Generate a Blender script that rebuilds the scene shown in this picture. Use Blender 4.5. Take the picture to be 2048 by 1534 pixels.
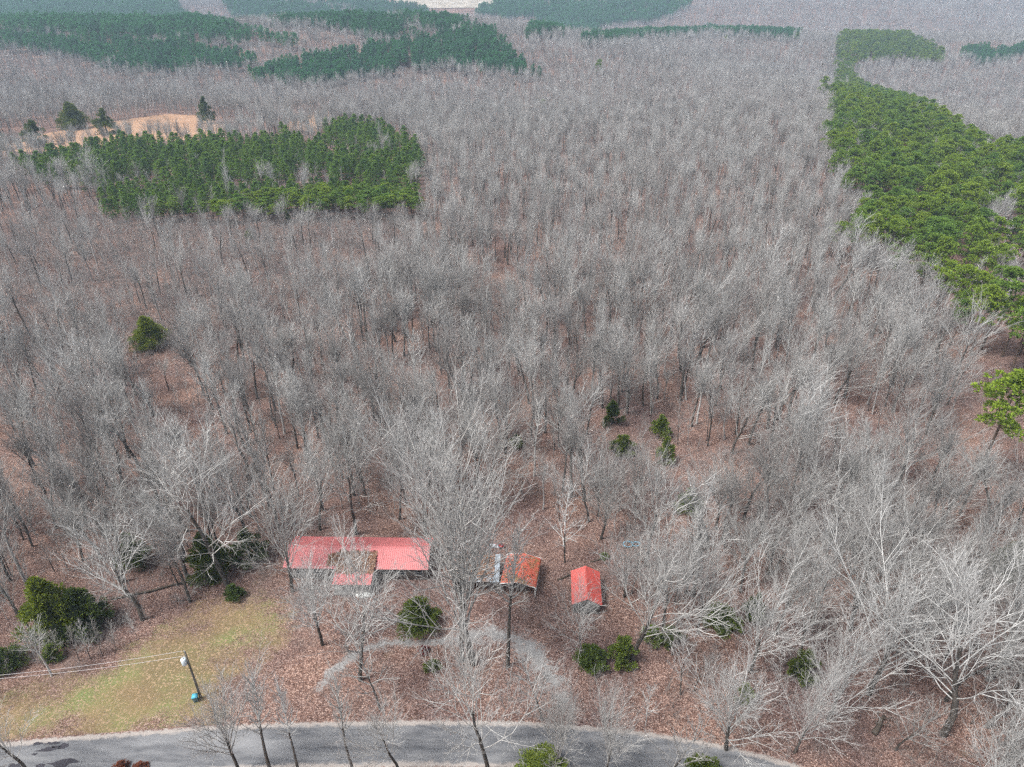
import bpy, math, random
import numpy as np
from mathutils import Vector, Matrix

for o in list(bpy.data.objects):
    bpy.data.objects.remove(o)
S = bpy.context.scene
C = S.collection
R = math.radians

# ------------------------------------------------------------------ camera
CAM_H, PITCH, FPX = 80.0, R(30.0), 1366.0
cam = bpy.data.cameras.new('camera')
cam.sensor_width = 36.0
cam.lens = FPX / 2048 * 36.0
cam.clip_start = 0.5
cam.clip_end = 40000
cam_o = bpy.data.objects.new('camera', cam)
C.objects.link(cam_o)
cam_o.location = (0, 0, CAM_H)
cam_o.rotation_euler = (R(90) - PITCH, 0, 0)
S.camera = cam_o

# ------------------------------------------------------------------ sky, sun, exposure
SUN_EL, SUN_AZ = R(58), R(245)          # azimuth clockwise from +Y
w = bpy.data.worlds.new('World')
S.world = w
w.use_nodes = True
wn, wl = w.node_tree.nodes, w.node_tree.links
bg = wn['Background']
sky = wn.new('ShaderNodeTexSky')
sky.sky_type = 'NISHITA'
sky.sun_disc = False
sky.sun_elevation = SUN_EL
sky.sun_rotation = SUN_AZ
sky.air_density = 1.0
sky.dust_density = 4.0
sky.ozone_density = 1.0
hs = wn.new('ShaderNodeHueSaturation')   # overcast: the cloud layer takes most of the blue out
hs.inputs['Saturation'].default_value = 0.30
wl.new(sky.outputs[0], hs.inputs['Color'])
wl.new(hs.outputs[0], bg.inputs['Color'])
bg.inputs['Strength'].default_value = 0.10
sun = bpy.data.lights.new('sun', 'SUN')
sun.energy = 1.5
sun.angle = R(14)
sun.color = (1.0, 0.98, 0.95)
sun_o = bpy.data.objects.new('sun', sun)
C.objects.link(sun_o)
sd = Vector((math.sin(SUN_AZ) * math.cos(SUN_EL), math.cos(SUN_AZ) * math.cos(SUN_EL), math.sin(SUN_EL)))
sun_o.rotation_euler = sd.to_track_quat('Z', 'Y').to_euler()
S.view_settings.view_transform = 'Standard'
S.view_settings.look = 'None'
S.view_settings.gamma = 1.0
S.view_settings.exposure = 1.26
S.view_settings.use_curve_mapping = False
cy = S.cycles
cy.debug_use_spatial_splits = True
cy.max_bounces = 3
cy.diffuse_bounces = 1
cy.glossy_bounces = 2
cy.transmission_bounces = 2
cy.transparent_max_bounces = 4
cy.volume_bounces = 0
cy.use_denoising = False
cy.denoiser = 'OPENIMAGEDENOISE'
cy.denoising_input_passes = 'RGB_ALBEDO_NORMAL'
cy.denoising_prefilter = 'NONE'
cy.use_adaptive_sampling = True
cy.adaptive_threshold = 0.028
cy.adaptive_min_samples = 20
cy.caustics_reflective = False
cy.caustics_refractive = False
cy.filter_width = 1.35

rng = np.random.default_rng(7)
random.seed(7)

# ------------------------------------------------------------------ terrain
def sstep(a, b, x):
    t = np.clip((x - a) / (b - a), 0, 1)
    return t * t * (3 - 2 * t)

def terr(x, y):
    x = np.asarray(x, float); y = np.asarray(y, float)
    r = np.hypot(x, y)
    az = np.degrees(np.arctan2(x, np.maximum(y, 1e-3)))
    m = sstep(230, 520, r)
    g = lambda cx, cy_, a, sx, sy: a * np.exp(-((x - cx) / sx) ** 2 / 2 - ((y - cy_) / sy) ** 2 / 2)
    h = 3.0 * np.sin(x / 190 + 1.1) * np.cos(y / 240 + .4) + 1.8 * np.sin(x / 83 + y / 120)
    h += g(-140, 960, 34, 190, 120)                 # middle pine hill
    h += g(-640, 980, 32, 290, 110)                 # pine hill on the left
    h += g(-330, 1330, -26, 360, 150) + g(-350, 700, -12, 300, 100)               # valley behind them
    h += g(-1000, 1800, 42, 560, 170) + g(-420, 2050, 30, 260, 150) + g(-100, 1500, -16, 300, 160)
    h += g(260, 1900, 36, 420, 230)
    h += g(580, 720, -42, 190, 250)                 # valley right of the pine ridge
    h += g(230, 520, 6, 110, 260)                   # pine ridge
    h += g(420, 1180, 20, 480, 110) + g(620, 1600, -26, 520, 170) + g(1150, 2250, 70, 900, 340)                # blue hill at the right
    far = np.exp(-((r - 3300) / 650) ** 2)
    h += 44 * far * (1 - np.exp(-((az + 6.2) / 4.0) ** 2))
    h *= np.where(np.abs(np.degrees(np.arctan2(x, y))) > 90, 0.3, 1.0)
    return h * m

def P(px, py, z=0.0):
    """the point of the level plane at height z seen at a place of the photograph"""
    u = (px - 1024) / FPX; v = -(py - 767) / FPX
    d = np.array([u, math.cos(PITCH) + v * math.sin(PITCH), -math.sin(PITCH) + v * math.cos(PITCH)])
    t = (z - CAM_H) / d[2]
    return np.array([d[0] * t, d[1] * t])

def G(px, py, canopy=0.0):
    """the point of the terrain (raised by the canopy height) seen at a place of the photograph"""
    u = (px - 1024) / FPX; v = -(py - 767) / FPX
    d = np.array([u, math.cos(PITCH) + v * math.sin(PITCH), -math.sin(PITCH) + v * math.cos(PITCH)])
    t = np.geomspace(40, 9000, 2500)
    z = CAM_H + d[2] * t
    hh = terr(d[0] * t, d[1] * t) + canopy
    k = np.nonzero(z < hh)[0]
    i = k[0] if len(k) else len(t) - 1
    return np.array([d[0] * t[i], d[1] * t[i]])

def poly(pts, canopy=0.0):
    return np.array([G(a, b, canopy) for a, b in pts])

def inside(pg, x, y):
    x = np.asarray(x, float); y = np.asarray(y, float)
    c = np.zeros(x.shape, bool)
    n = len(pg)
    for i in range(n):
        x0, y0 = pg[i]; x1, y1 = pg[(i + 1) % n]
        cond = (y0 > y) != (y1 > y)
        with np.errstate(divide='ignore', invalid='ignore'):
            xi = (x1 - x0) * (y - y0) / (y1 - y0) + x0
        c ^= cond & (x < xi)
    return c

def edge_dist(pg, x, y):
    """distance to the outline, positive inside"""
    x = np.asarray(x, float); y = np.asarray(y, float)
    d = np.full(x.shape, 1e9)
    n = len(pg)
    for i in range(n):
        a = pg[i]; b = pg[(i + 1) % n]
        ab = b - a
        t = np.clip(((x - a[0]) * ab[0] + (y - a[1]) * ab[1]) / max(ab @ ab, 1e-9), 0, 1)
        d = np.minimum(d, np.hypot(x - a[0] - t * ab[0], y - a[1] - t * ab[1]))
    return np.where(inside(pg, x, y), d, -d)

# ------------------------------------------------------------------ object helpers
def tag(o, label=None, cat=None, group=None, kind=None):
    if label: o['label'] = label
    if cat: o['category'] = cat
    if group: o['group'] = group
    if kind: o['kind'] = kind
    return o

def link(o, parent=None):
    C.objects.link(o)
    if parent is not None: o.parent = parent
    return o

def empty(name, loc=(0, 0, 0), rz=0.0, parent=None):
    o = bpy.data.objects.new(name, None)
    o.empty_display_size = 0.3
    o.location = loc; o.rotation_euler = (0, 0, rz)
    return link(o, parent)

def mesh_np(name, v, f, mats=(), smooth=False, midx=None):
    """v (n,3), f: array (m,3) or (m,4) or list of such arrays"""
    fs = [np.asarray(a, np.int32) for a in (f if isinstance(f, list) else [f]) if len(a)]
    me = bpy.data.meshes.new(name)
    v = np.asarray(v, np.float32)
    me.vertices.add(len(v)); me.vertices.foreach_set('co', v.ravel())
    loops = np.concatenate([a.ravel() for a in fs])
    cnt = np.concatenate([np.full(len(a), a.shape[1], np.int32) for a in fs])
    me.loops.add(len(loops)); me.loops.foreach_set('vertex_index', loops)
    me.polygons.add(len(cnt))
    me.polygons.foreach_set('loop_start', np.concatenate([[0], np.cumsum(cnt)[:-1]]).astype(np.int32))
    for m in mats: me.materials.append(m)
    if midx is not None: me.polygons.foreach_set('material_index', np.asarray(midx, np.int32))
    if smooth: me.polygons.foreach_set('use_smooth', np.ones(len(cnt), bool))
    me.update(calc_edges=True)
    return me

def obj(name, me, parent=None):
    return link(bpy.data.objects.new(name, me), parent)

class MB:
    """collects boxes, tubes, sheets; build() makes ONE mesh object"""
    def __init__(s): s.v = []; s.f3 = []; s.f4 = []; s.n = 0
    def add(s, v, f):
        v = np.asarray(v, float); f = np.asarray(f, int) + s.n
        s.v.append(v); s.n += len(v)
        (s.f4 if f.shape[1] == 4 else s.f3).append(f)
        return s
    def box(s, c, size, rz=0.0, m=None):
        sx, sy, sz = [a / 2 for a in size]
        v = np.array([(x, y, z) for z in (-sz, sz) for x, y in ((-sx, -sy), (sx, -sy), (sx, sy), (-sx, sy))])
        if m is not None: v = v @ np.asarray(m).T
        if rz:
            cr, sr = math.cos(rz), math.sin(rz)
            v = v @ np.array([[cr, sr, 0], [-sr, cr, 0], [0, 0, 1]])
        v = v + np.asarray(c, float)
        return s.add(v, [(3, 2, 1, 0), (4, 5, 6, 7), (0, 1, 5, 4), (1, 2, 6, 5), (2, 3, 7, 6), (3, 0, 4, 7)])
    def tube(s, pts, rad, sides=8, cap=True):
        pts = np.asarray(pts, float); n = len(pts)
        rad = np.broadcast_to(np.asarray(rad, float), (n,))
        tang = np.gradient(pts, axis=0); tang /= np.linalg.norm(tang, axis=1)[:, None] + 1e-9
        ref = np.array([0, 0, 1.0]) if abs(tang[0][2]) < .8 else np.array([1.0, 0, 0])
        u = np.cross(tang, ref); u /= np.linalg.norm(u, axis=1)[:, None] + 1e-9
        vv = np.cross(tang, u)
        a = np.arange(sides) / sides * 2 * np.pi
        ring = pts[:, None] + rad[:, None, None] * (np.cos(a)[None, :, None] * u[:, None] + np.sin(a)[None, :, None] * vv[:, None])
        v = ring.reshape(-1, 3)
        f = [(i * sides + j, i * sides + (j + 1) % sides, (i + 1) * sides + (j + 1) % sides, (i + 1) * sides + j) for i in range(n - 1) for j in range(sides)]
        if cap:
            v = np.vstack([v, pts[:1], pts[-1:]])
            b0, b1 = len(v) - 2, len(v) - 1
            s.add(v, f); s.n -= len(v)
            s.f3.append(np.array([(b0, (j + 1) % sides, j) for j in range(sides)] + [(b1, (n - 1) * sides + j, (n - 1) * sides + (j + 1) % sides) for j in range(sides)]) + s.n)
            s.n += len(v)
        else:
            s.add(v, f)
        return s
    def grid(s, pts):
        """pts (a,b,3) sheet"""
        pts = np.asarray(pts, float); a, b = pts.shape[:2]
        f = [(i * b + j, i * b + j + 1, (i + 1) * b + j + 1, (i + 1) * b + j) for i in range(a - 1) for j in range(b - 1)]
        return s.add(pts.reshape(-1, 3), f)
    def build(s, name, mat, parent=None, smooth=False):
        f = []
        if s.f4: f.append(np.vstack(s.f4))
        if s.f3: f.append(np.vstack(s.f3))
        me = mesh_np(name, np.vstack(s.v), f, [mat], smooth)
        return obj(name, me, parent)

# ------------------------------------------------------------------ materials
class NT:
    def __init__(s, name, rough=0.9, spec=0.2):
        s.m = bpy.data.materials.new(name); s.m.use_nodes = True
        s.nt = s.m.node_tree; s.b = s.nt.nodes['Principled BSDF']
        s.b.inputs['Roughness'].default_value = rough
        s.b.inputs['Specular IOR Level'].default_value = spec
    def n(s, t, **kw):
        a = s.nt.nodes.new(t)
        for k, v in kw.items(): setattr(a, k, v)
        return a
    def l(s, a, b): s.nt.links.new(a, b)
    def coords(s, obj=False):
        if obj: return s.n('ShaderNodeTexCoord').outputs['Object']
        return s.n('ShaderNodeNewGeometry').outputs['Position']
    def noise(s, scale, detail=4, rough=.6, vec=None, stretch=None):
        a = s.n('ShaderNodeTexNoise'); a.inputs['Scale'].default_value = scale
        a.inputs['Detail'].default_value = detail; a.inputs['Roughness'].default_value = rough
        vec = vec or s.coords()
        if stretch:
            mp = s.n('ShaderNodeMapping'); mp.inputs['Scale'].default_value = stretch
            s.l(vec, mp.inputs['Vector']); vec = mp.outputs[0]
        s.l(vec, a.inputs['Vector'])
        return a.outputs['Fac']
    def voro(s, scale, vec=None, out='Color'):
        a = s.n('ShaderNodeTexVoronoi'); a.inputs['Scale'].default_value = scale
        s.l(vec or s.coords(), a.inputs['Vector'])
        return a.outputs[out]
    def ramp(s, fac, stops, interp='LINEAR'):
        a = s.n('ShaderNodeValToRGB'); a.color_ramp.interpolation = interp
        e = a.color_ramp.elements
        while len(e) < len(stops): e.new(0.5)
        for k, (p, c) in enumerate(stops):
            e[k].position = p; e[k].color = (*c, 1) if len(c) == 3 else c
        s.l(fac, a.inputs['Fac'])
        return a.outputs['Color']
    def mix(s, fac, a, b, mode='MIX'):
        m = s.n('ShaderNodeMix', data_type='RGBA', blend_type=mode)
        for sock, val in ((m.inputs[0], fac), (m.inputs[6], a), (m.inputs[7], b)):
            if hasattr(val, 'is_output') or hasattr(val, 'links'): s.l(val, sock)
            elif isinstance(val, (int, float)): sock.default_value = val
            else: sock.default_value = (*val, 1)
        return m.outputs[2]
    def math(s, op, a, b=0.0, c=None):
        m = s.n('ShaderNodeMath', operation=op)
        for i, val in enumerate((a, b) if c is None else (a, b, c)):
            if hasattr(val, 'links'): s.l(val, m.inputs[i])
            else: m.inputs[i].default_value = val
        return m.outputs[0]
    def bump(s, h, strength=.5, dist=.05):
        b = s.n('ShaderNodeBump'); b.inputs['Strength'].default_value = strength; b.inputs['Distance'].default_value = dist
        s.l(h, b.inputs['Height']); s.l(b.outputs[0], s.b.inputs['Normal'])
    def col(s, c):
        if hasattr(c, 'links'): s.l(c, s.b.inputs['Base Color'])
        else: s.b.inputs['Base Color'].default_value = (*c, 1)
        return s
    def attr(s, name):
        a = s.n('ShaderNodeAttribute'); a.attribute_name = name
        return a.outputs['Fac']
    def orand(s): return s.n('ShaderNodeObjectInfo').outputs['Random']
    def irand(s): return s.n('ShaderNodeNewGeometry').outputs['Random Per Island']

def litter_color(t):
    """fallen leaves: every leaf its own tone, drifts of paler and redder leaves"""
    leaf = t.voro(8.5); leaf2 = t.voro(3.6)
    sep = t.n('ShaderNodeSeparateColor'); t.l(leaf, sep.inputs[0])
    tone = t.ramp(sep.outputs[0], [(0, (.050, .034, .028)), (.3, (.128, .084, .072)), (.62, (.225, .150, .127)), (.85, (.355, .262, .228)), (1, (.56, .45, .39))])
    sep2 = t.n('ShaderNodeSeparateColor'); t.l(leaf2, sep2.inputs[0])
    tone = t.mix(.22, tone, t.ramp(sep2.outputs[0], [(0, (.06, .038, .032)), (.5, (.18, .108, .082)), (1, (.33, .215, .165))]))
    big = t.noise(.06, 5, .62)
    tone = t.mix(t.ramp(big, [(.36, (0, 0, 0)), (.64, (1, 1, 1))]), t.mix(1.0, tone, (.68, .66, .70), 'MULTIPLY'), t.mix(1.0, tone, (1.20, 1.09, 1.02), 'MULTIPLY'))
    soil = t.noise(.11, 6, .7)
    tone = t.mix(t.ramp(soil, [(.54, (0, 0, 0)), (.70, (.5, .5, .5))]), tone, t.mix(sep.outputs[1], (.085, .066, .058), (.20, .165, .145)))
    moss = t.noise(.21, 5, .7)
    tone = t.mix(t.ramp(moss, [(.62, (0, 0, 0)), (.76, (.4, .4, .4))]), tone, (.13, .115, .055))
    mid = t.noise(.55, 4, .65)
    tone = t.mix(t.ramp(mid, [(.35, (0, 0, 0)), (.7, (.55, .55, .55))]), tone, t.mix(1.0, tone, (.62, .60, .62), 'MULTIPLY'))
    return tone, sep.outputs[1]

def mat_litter():
    t = NT('leaf_litter_ground', .95, .1)
    c, hgt = litter_color(t)
    t.col(c); t.bump(hgt, .7, .08)
    return t.m

def mat_lawn():
    t = NT('lawn_grass', .95, .1)
    lit, hgt = litter_color(t)
    n1 = t.noise(.12, 4, .6); n2 = t.noise(9, 3, .7); n3 = t.voro(5.0)
    grass = t.ramp(n1, [(.3, (.21, .155, .085)), (.47, (.23, .185, .095)), (.62, (.215, .235, .09)), (.75, (.18, .245, .085))])
    grass = t.mix(t.ramp(n2, [(.3, (.75, .75, .75)), (.7, (0, 0, 0))]), grass, t.mix(1.0, grass, (.45, .46, .42), 'MULTIPLY'))
    sep = t.n('ShaderNodeSeparateColor'); t.l(n3, sep.inputs[0])
    grass = t.mix(t.ramp(sep.outputs[0], [(.78, (0, 0, 0)), (.86, (.8, .8, .8))]), grass, (.38, .27, .17))     # scattered leaves
    tanp = t.noise(.09, 3, .5)
    grass = t.mix(t.ramp(tanp, [(.45, (0, 0, 0)), (.7, (.75, .75, .75))]), grass, t.mix(n2, (.17, .11, .06), (.34, .23, .13)))
    e = t.attr('edge')
    fine = t.noise(.5, 6, .75); fine2 = t.noise(4.5, 3, .7)
    k = t.math('ADD', t.math('MULTIPLY', e, 1.5), t.math('MULTIPLY', t.math('SUBTRACT', fine, .55), 2.0))
    k = t.math('ADD', k, t.math('MULTIPLY', t.math('SUBTRACT', fine2, .5), 2.2))
    k = t.math('ADD', k, t.math('MULTIPLY', t.math('SUBTRACT', t.noise(.13, 3, .5), .5), 2.6))
    t.col(t.mix(t.ramp(k, [(.3, (0, 0, 0)), (1.0, (.9, .9, .9))]), lit, grass)); t.bump(fine2, .6, .08)
    return t.m

def mat_gravel():
    t = NT('driveway_gravel', .95, .1)
    lit, hgt = litter_color(t)
    n = t.noise(1.1, 5, .7); v = t.voro(14.0)
    sep = t.n('ShaderNodeSeparateColor'); t.l(v, sep.inputs[0])
    g = t.mix(.5, t.ramp(n, [(.3, (.185, .178, .172)), (.7, (.33, .322, .315))]), t.ramp(sep.outputs[0], [(0, (.13, .125, .12)), (1, (.41, .40, .39))]))
    e = t.attr('edge'); fine = t.noise(.7, 6, .75); f2 = t.noise(5, 3, .7)
    k = t.math('ADD', t.math('MULTIPLY', e, 1.2), t.math('MULTIPLY', t.math('SUBTRACT', fine, .555), 3.4))
    k = t.math('ADD', k, t.math('MULTIPLY', t.math('SUBTRACT', f2, .5), 2.4))
    k = t.math('ADD', k, t.math('MULTIPLY', t.math('SUBTRACT', t.noise(.22, 3, .5), .5), 2.2))
    t.col(t.mix(t.ramp(k, [(.2, (0, 0, 0)), (.8, (1, 1, 1))]), lit, g)); t.bump(hgt, .4, .04)
    return t.m

def mat_asphalt():
    t = NT('road_asphalt', .9, .25)
    e = t.attr('across')                     # 0..1 across the road
    n = t.noise(.35, 6, .7, stretch=(.35, 2.2, 1)); n2 = t.noise(12, 3, .7); n3 = t.noise(.16, 3, .6, stretch=(.5, 1.4, 1))
    base = t.ramp(n, [(.34, (.085, .088, .096)), (.5, (.155, .157, .165)), (.66, (.225, .225, .228))])
    base = t.mix(t.ramp(n3, [(.5, (0, 0, 0)), (.68, (.8, .8, .8))]), base, (.29, .29, .295))
    base = t.mix(t.ramp(n2, [(.3, (.45, .45, .45)), (.6, (0, 0, 0))]), base, (.07, .07, .075))
    # pale gravel spilling in from both shoulders
    edge = t.math('MULTIPLY', t.math('ABSOLUTE', t.math('SUBTRACT', e, .5)), 2.0)
    fine = t.noise(.8, 6, .75)
    k = t.math('ADD', edge, t.math('MULTIPLY', t.math('SUBTRACT', fine, .5), .55))
    sh = t.mix(t.voro(16.0, out='Distance'), (.44, .40, .37), (.24, .21, .19))
    base = t.mix(t.ramp(k, [(.70, (0, 0, 0)), (.82, (1, 1, 1))]), base, sh)
    lit, hgt = litter_color(t)
    k2 = t.math('ADD', edge, t.math('MULTIPLY', t.math('SUBTRACT', t.noise(1.6, 5, .75), .5), .5))
    base = t.mix(t.ramp(k2, [(.90, (0, 0, 0)), (.98, (1, 1, 1))]), base, lit)
    t.col(base); t.bump(n2, .3, .02)
    return t.m

def mat_field(c0, c1):
    t = NT('dry_field', .95, .1)
    n = t.noise(.05, 5, .65); n2 = t.noise(1.2, 3, .7)
    t.col(t.mix(t.ramp(n2, [(.3, (.35, .35, .35)), (.7, (0, 0, 0))]), t.ramp(n, [(.35, c0), (.65, c1)]), tuple(a * .6 for a in c0)))
    return t.m

def mat_bark(name, dark, pale, scale=3.0, var=.35):
    t = NT(name, .9, .15)
    n = t.noise(scale, 3, .7, t.coords(True), (1, 1, .25))
    c = t.ramp(n, [(.32, dark), (.62, pale)])
    c2 = t.mix(1.0, c, (1 - var, 1 - var * 1.05, 1 - var * 1.1), 'MULTIPLY')
    t.col(t.mix(t.orand(), c2, c))
    return t.m

def mat_leaf(name, lo, hi, var=.3, warm=(1.25, 1.1, .6)):
    t = NT(name, .75, .2)
    c = t.mix(t.irand(), lo, hi)
    c2 = t.mix(1.0, c, (1 - var, 1 - var * .8, 1 - var * .6), 'MULTIPLY')
    c3 = t.mix(1.0, c, warm, 'MULTIPLY')
    r = t.orand()
    cc = t.mix(r, c2, c3)
    t.col(cc)
    tl = t.n('ShaderNodeBsdfTranslucent'); t.l(cc, tl.inputs['Color'])       # light passes through thin leaves
    mx = t.n('ShaderNodeMixShader'); mx.inputs[0].default_value = .38
    t.l(t.b.outputs[0], mx.inputs[1]); t.l(tl.outputs[0], mx.inputs[2])
    t.l(mx.outputs[0], t.nt.nodes['Material Output'].inputs['Surface'])
    return t.m

def mat_plain(name, c, rough=.6, spec=.3, var=.12, scale=2.0, metal=0.0):
    t = NT(name, rough, spec)
    n = t.noise(scale, 5, .65)
    t.col(t.mix(n, tuple(a * (1 - var) for a in c), tuple(min(1, a * (1 + var)) for a in c)))
    t.b.inputs['Metallic'].default_value = metal
    return t.m

def mat_roof(name, c, moss=None, moss_amt=.5, rough=.42, spec=.5, streak=.5):
    t = NT(name, rough, spec)
    n = t.noise(1.2, 5, .7); st = t.noise(.9, 4, .7, t.coords(), (6, .5, .5))
    col = t.mix(n, tuple(a * .86 for a in c), tuple(min(1, a * 1.1) for a in c))
    col = t.mix(t.ramp(st, [(.52, (0, 0, 0)), (.75, (streak, streak, streak))]), col, tuple(a * .5 + .06 for a in c))
    if moss:
        mn = t.noise(.42, 6, .72)
        col = t.mix(t.ramp(mn, [(moss_amt, (0, 0, 0)), (moss_amt + .1, (.85, .85, .85))]), col, t.mix(t.noise(6, 3, .7), tuple(a * .6 for a in moss), moss))
    t.col(col)
    return t.m

M = {}
M['litter'] = mat_litter(); M['lawn'] = mat_lawn(); M['gravel'] = mat_gravel(); M['asphalt'] = mat_asphalt()
M['field'] = mat_field((.35, .21, .135), (.43, .275, .18)); M['far_field'] = mat_field((.30, .26, .21), (.46, .41, .35))
M['bark_dark'] = mat_bark('bark_trunk', (.045, .039, .034), (.15, .135, .12))
M['bark_pale'] = mat_bark('bark_branches', (.37, .365, .35), (.66, .655, .635), 3.0, .30)
M['bark_mid'] = mat_bark('bark_grey', (.24, .235, .225), (.48, .47, .455), 3.0, .30)
M['bark_white'] = mat_bark('bark_white', (.37, .36, .34), (.62, .605, .575), 3.0, .12)
M['bark_far'] = mat_bark('bark_far', (.29, .28, .27), (.54, .525, .51), 3.0, .40)
M['bark_brown'] = mat_bark('bark_brown', (.25, .23, .22), (.47, .445, .43))
M['twig_grey'] = mat_bark('twig_grey', (.30, .295, .28), (.54, .53, .515), 3.0, .3)
M['twig_pale'] = mat_bark('twig_pale', (.34, .335, .32), (.60, .59, .575), 3.0, .12)
M['twig_brown'] = mat_bark('twig_brown', (.225, .21, .20), (.44, .42, .405), 3.0, .3)
M['bark_pine'] = mat_bark('bark_pine', (.07, .05, .04), (.17, .12, .09))
M['pine'] = mat_leaf('pine_needles', (.125, .230, .038), (.275, .430, .085), .32, (1.28, 1.06, .65))
M['pine_young'] = mat_leaf('pine_needles_young', (.100, .200, .046), (.220, .345, .085), .3, (1.25, 1.15, .7))
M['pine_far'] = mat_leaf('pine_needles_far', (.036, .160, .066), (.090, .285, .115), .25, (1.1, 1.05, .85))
M['cedar'] = mat_leaf('cedar_sprays', (.115, .165, .025), (.255, .315, .058), .25, (1.1, 1.05, .8))
M['cedar_dark'] = mat_leaf('cedar_sprays_dark', (.070, .105, .022), (.155, .205, .042), .25, (1.1, 1.05, .8))

# ------------------------------------------------------------------ ground
def build_ground():
    r = np.concatenate([np.linspace(0, 150, 40), np.geomspace(154, 9000, 190)])
    th = np.concatenate([np.linspace(-50, 50, 201), np.linspace(52, 308, 65)])
    th = np.radians(th)
    rr, tt = np.meshgrid(r, th, indexing='ij')
    x = rr * np.sin(tt); y = rr * np.cos(tt)
    z = terr(x, y)
    nr, nt = rr.shape
    v = np.stack([x, y, z], -1).reshape(-1, 3)
    i, j = np.meshgrid(np.arange(nr - 1), np.arange(nt), indexing='ij')
    jn = (j + 1) % nt
    f = np.stack([i * nt + j, i * nt + jn, (i + 1) * nt + jn, (i + 1) * nt + j], -1).reshape(-1, 4)[:, ::-1]
    o = obj('ground', mesh_np('ground', v, f, [M['litter']], True))
    tag(o, 'brown leaf litter ground under the woods', None, None, 'structure')
build_ground()

def sheet(name, pg, step, lift, mat, label, fade=3.0, attr='edge', margin=0.0):
    """a sheet cut out of the ground, with the distance to its outline stored for the ragged edge"""
    lo, hi = pg.min(0) - margin, pg.max(0) + margin
    xs = np.arange(lo[0], hi[0] + step, step); ys = np.arange(lo[1], hi[1] + step, step)
    X, Y = np.meshgrid(xs, ys, indexing='ij')
    d = edge_dist(pg, X, Y)
    Z = terr(X, Y) + lift
    keep = d > -margin - step
    idx = -np.ones(X.shape, int)
    cell = keep[:-1, :-1] & keep[1:, :-1] & keep[1:, 1:] & keep[:-1, 1:]
    use = np.zeros(X.shape, bool)
    use[:-1, :-1] |= cell; use[1:, :-1] |= cell; use[1:, 1:] |= cell; use[:-1, 1:] |= cell
    idx[use] = np.arange(use.sum())
    v = np.stack([X[use], Y[use], Z[use]], -1)
    I, J = np.nonzero(cell)
    f = np.stack([idx[I, J], idx[I + 1, J], idx[I + 1, J + 1], idx[I, J + 1]], -1)
    me = mesh_np(name, v, f, [mat])
    a = me.attributes.new(attr, 'FLOAT', 'POINT')
    a.data.foreach_set('value', np.clip((d[use] + margin) / fade, 0, 1).astype(np.float32))
    return tag(obj(name, me), label, None, None, 'structure')

LAWN = np.array([P(*a) for a in [(-120, 1500), (-60, 1395), (60, 1372), (200, 1345), (260, 1295), (330, 1255), (420, 1215), (545, 1180), (590, 1200), (560, 1260), (500, 1310), (470, 1370), (455, 1450), (300, 1468), (100, 1480), (0, 1492)]])
sheet('lawn', LAWN, .8, .006, M['lawn'], 'patchy green and tan grass beside the utility pole', 9.0, margin=3.0)

def spline(pts, n):
    pts = np.asarray(pts, float); k = len(pts)
    t = np.linspace(0, k - 1, n); out = []
    for a in t:
        i = min(int(a), k - 2); u = a - i
        p0, p1, p2, p3 = pts[max(i - 1, 0)], pts[i], pts[i + 1], pts[min(i + 2, k - 1)]
        out.append(.5 * ((2 * p1) + (-p0 + p2) * u + (2 * p0 - 5 * p1 + 4 * p2 - p3) * u * u + (-p0 + 3 * p1 - 3 * p2 + p3) * u ** 3))
    return np.array(out)

def ribbon(name, path, width, lift, mat, label, attr, nac=13, n=160, cross=None, smoothw=None):
    c = spline(path, n)
    tg = np.gradient(c, axis=0); tg /= np.linalg.norm(tg, axis=1)[:, None]
    nm = np.stack([-tg[:, 1], tg[:, 0]], -1)
    s = np.linspace(-.5, .5, nac)
    wd = np.broadcast_to(np.asarray(width, float), (n,)) if np.ndim(width) == 0 else np.interp(np.linspace(0, 1, n), np.linspace(0, 1, len(width)), width)
    pts = c[:, None] + nm[:, None] * (s[None, :, None] * wd[:, None, None])
    z = terr(pts[..., 0], pts[..., 1]) + lift + (0 if cross is None else cross * (1 - (2 * s[None]) ** 2))
    v = np.concatenate([pts, z[..., None]], -1).reshape(-1, 3)
    i, j = np.meshgrid(np.arange(n - 1), np.arange(nac - 1), indexing='ij')
    f = np.stack([i * nac + j, (i + 1) * nac + j, (i + 1) * nac + j + 1, i * nac + j + 1], -1).reshape(-1, 4)[:, ::-1]
    me = mesh_np(name, v, f, [mat])
    a = me.attributes.new(attr, 'FLOAT', 'POINT')
    val = np.broadcast_to((s + .5)[None] if attr == 'across' else (1 - np.abs(2 * s))[None], (n, nac))
    if attr == 'edge':                       # the gravel also thins out towards both ends
        u_ = np.linspace(0, 1, n); val = val * (np.clip(u_ / .22, 0, 1) * np.clip((1 - u_) / .12, 0, 1))[:, None] - .35 * (1 - np.clip(u_ / .10, 0, 1))[:, None] - .35 * (1 - np.clip((1 - u_) / .07, 0, 1))[:, None]
    a.data.foreach_set('value', np.ascontiguousarray(val, np.float32).ravel())
    return tag(obj(name, me), label, None, None, 'structure')

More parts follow.
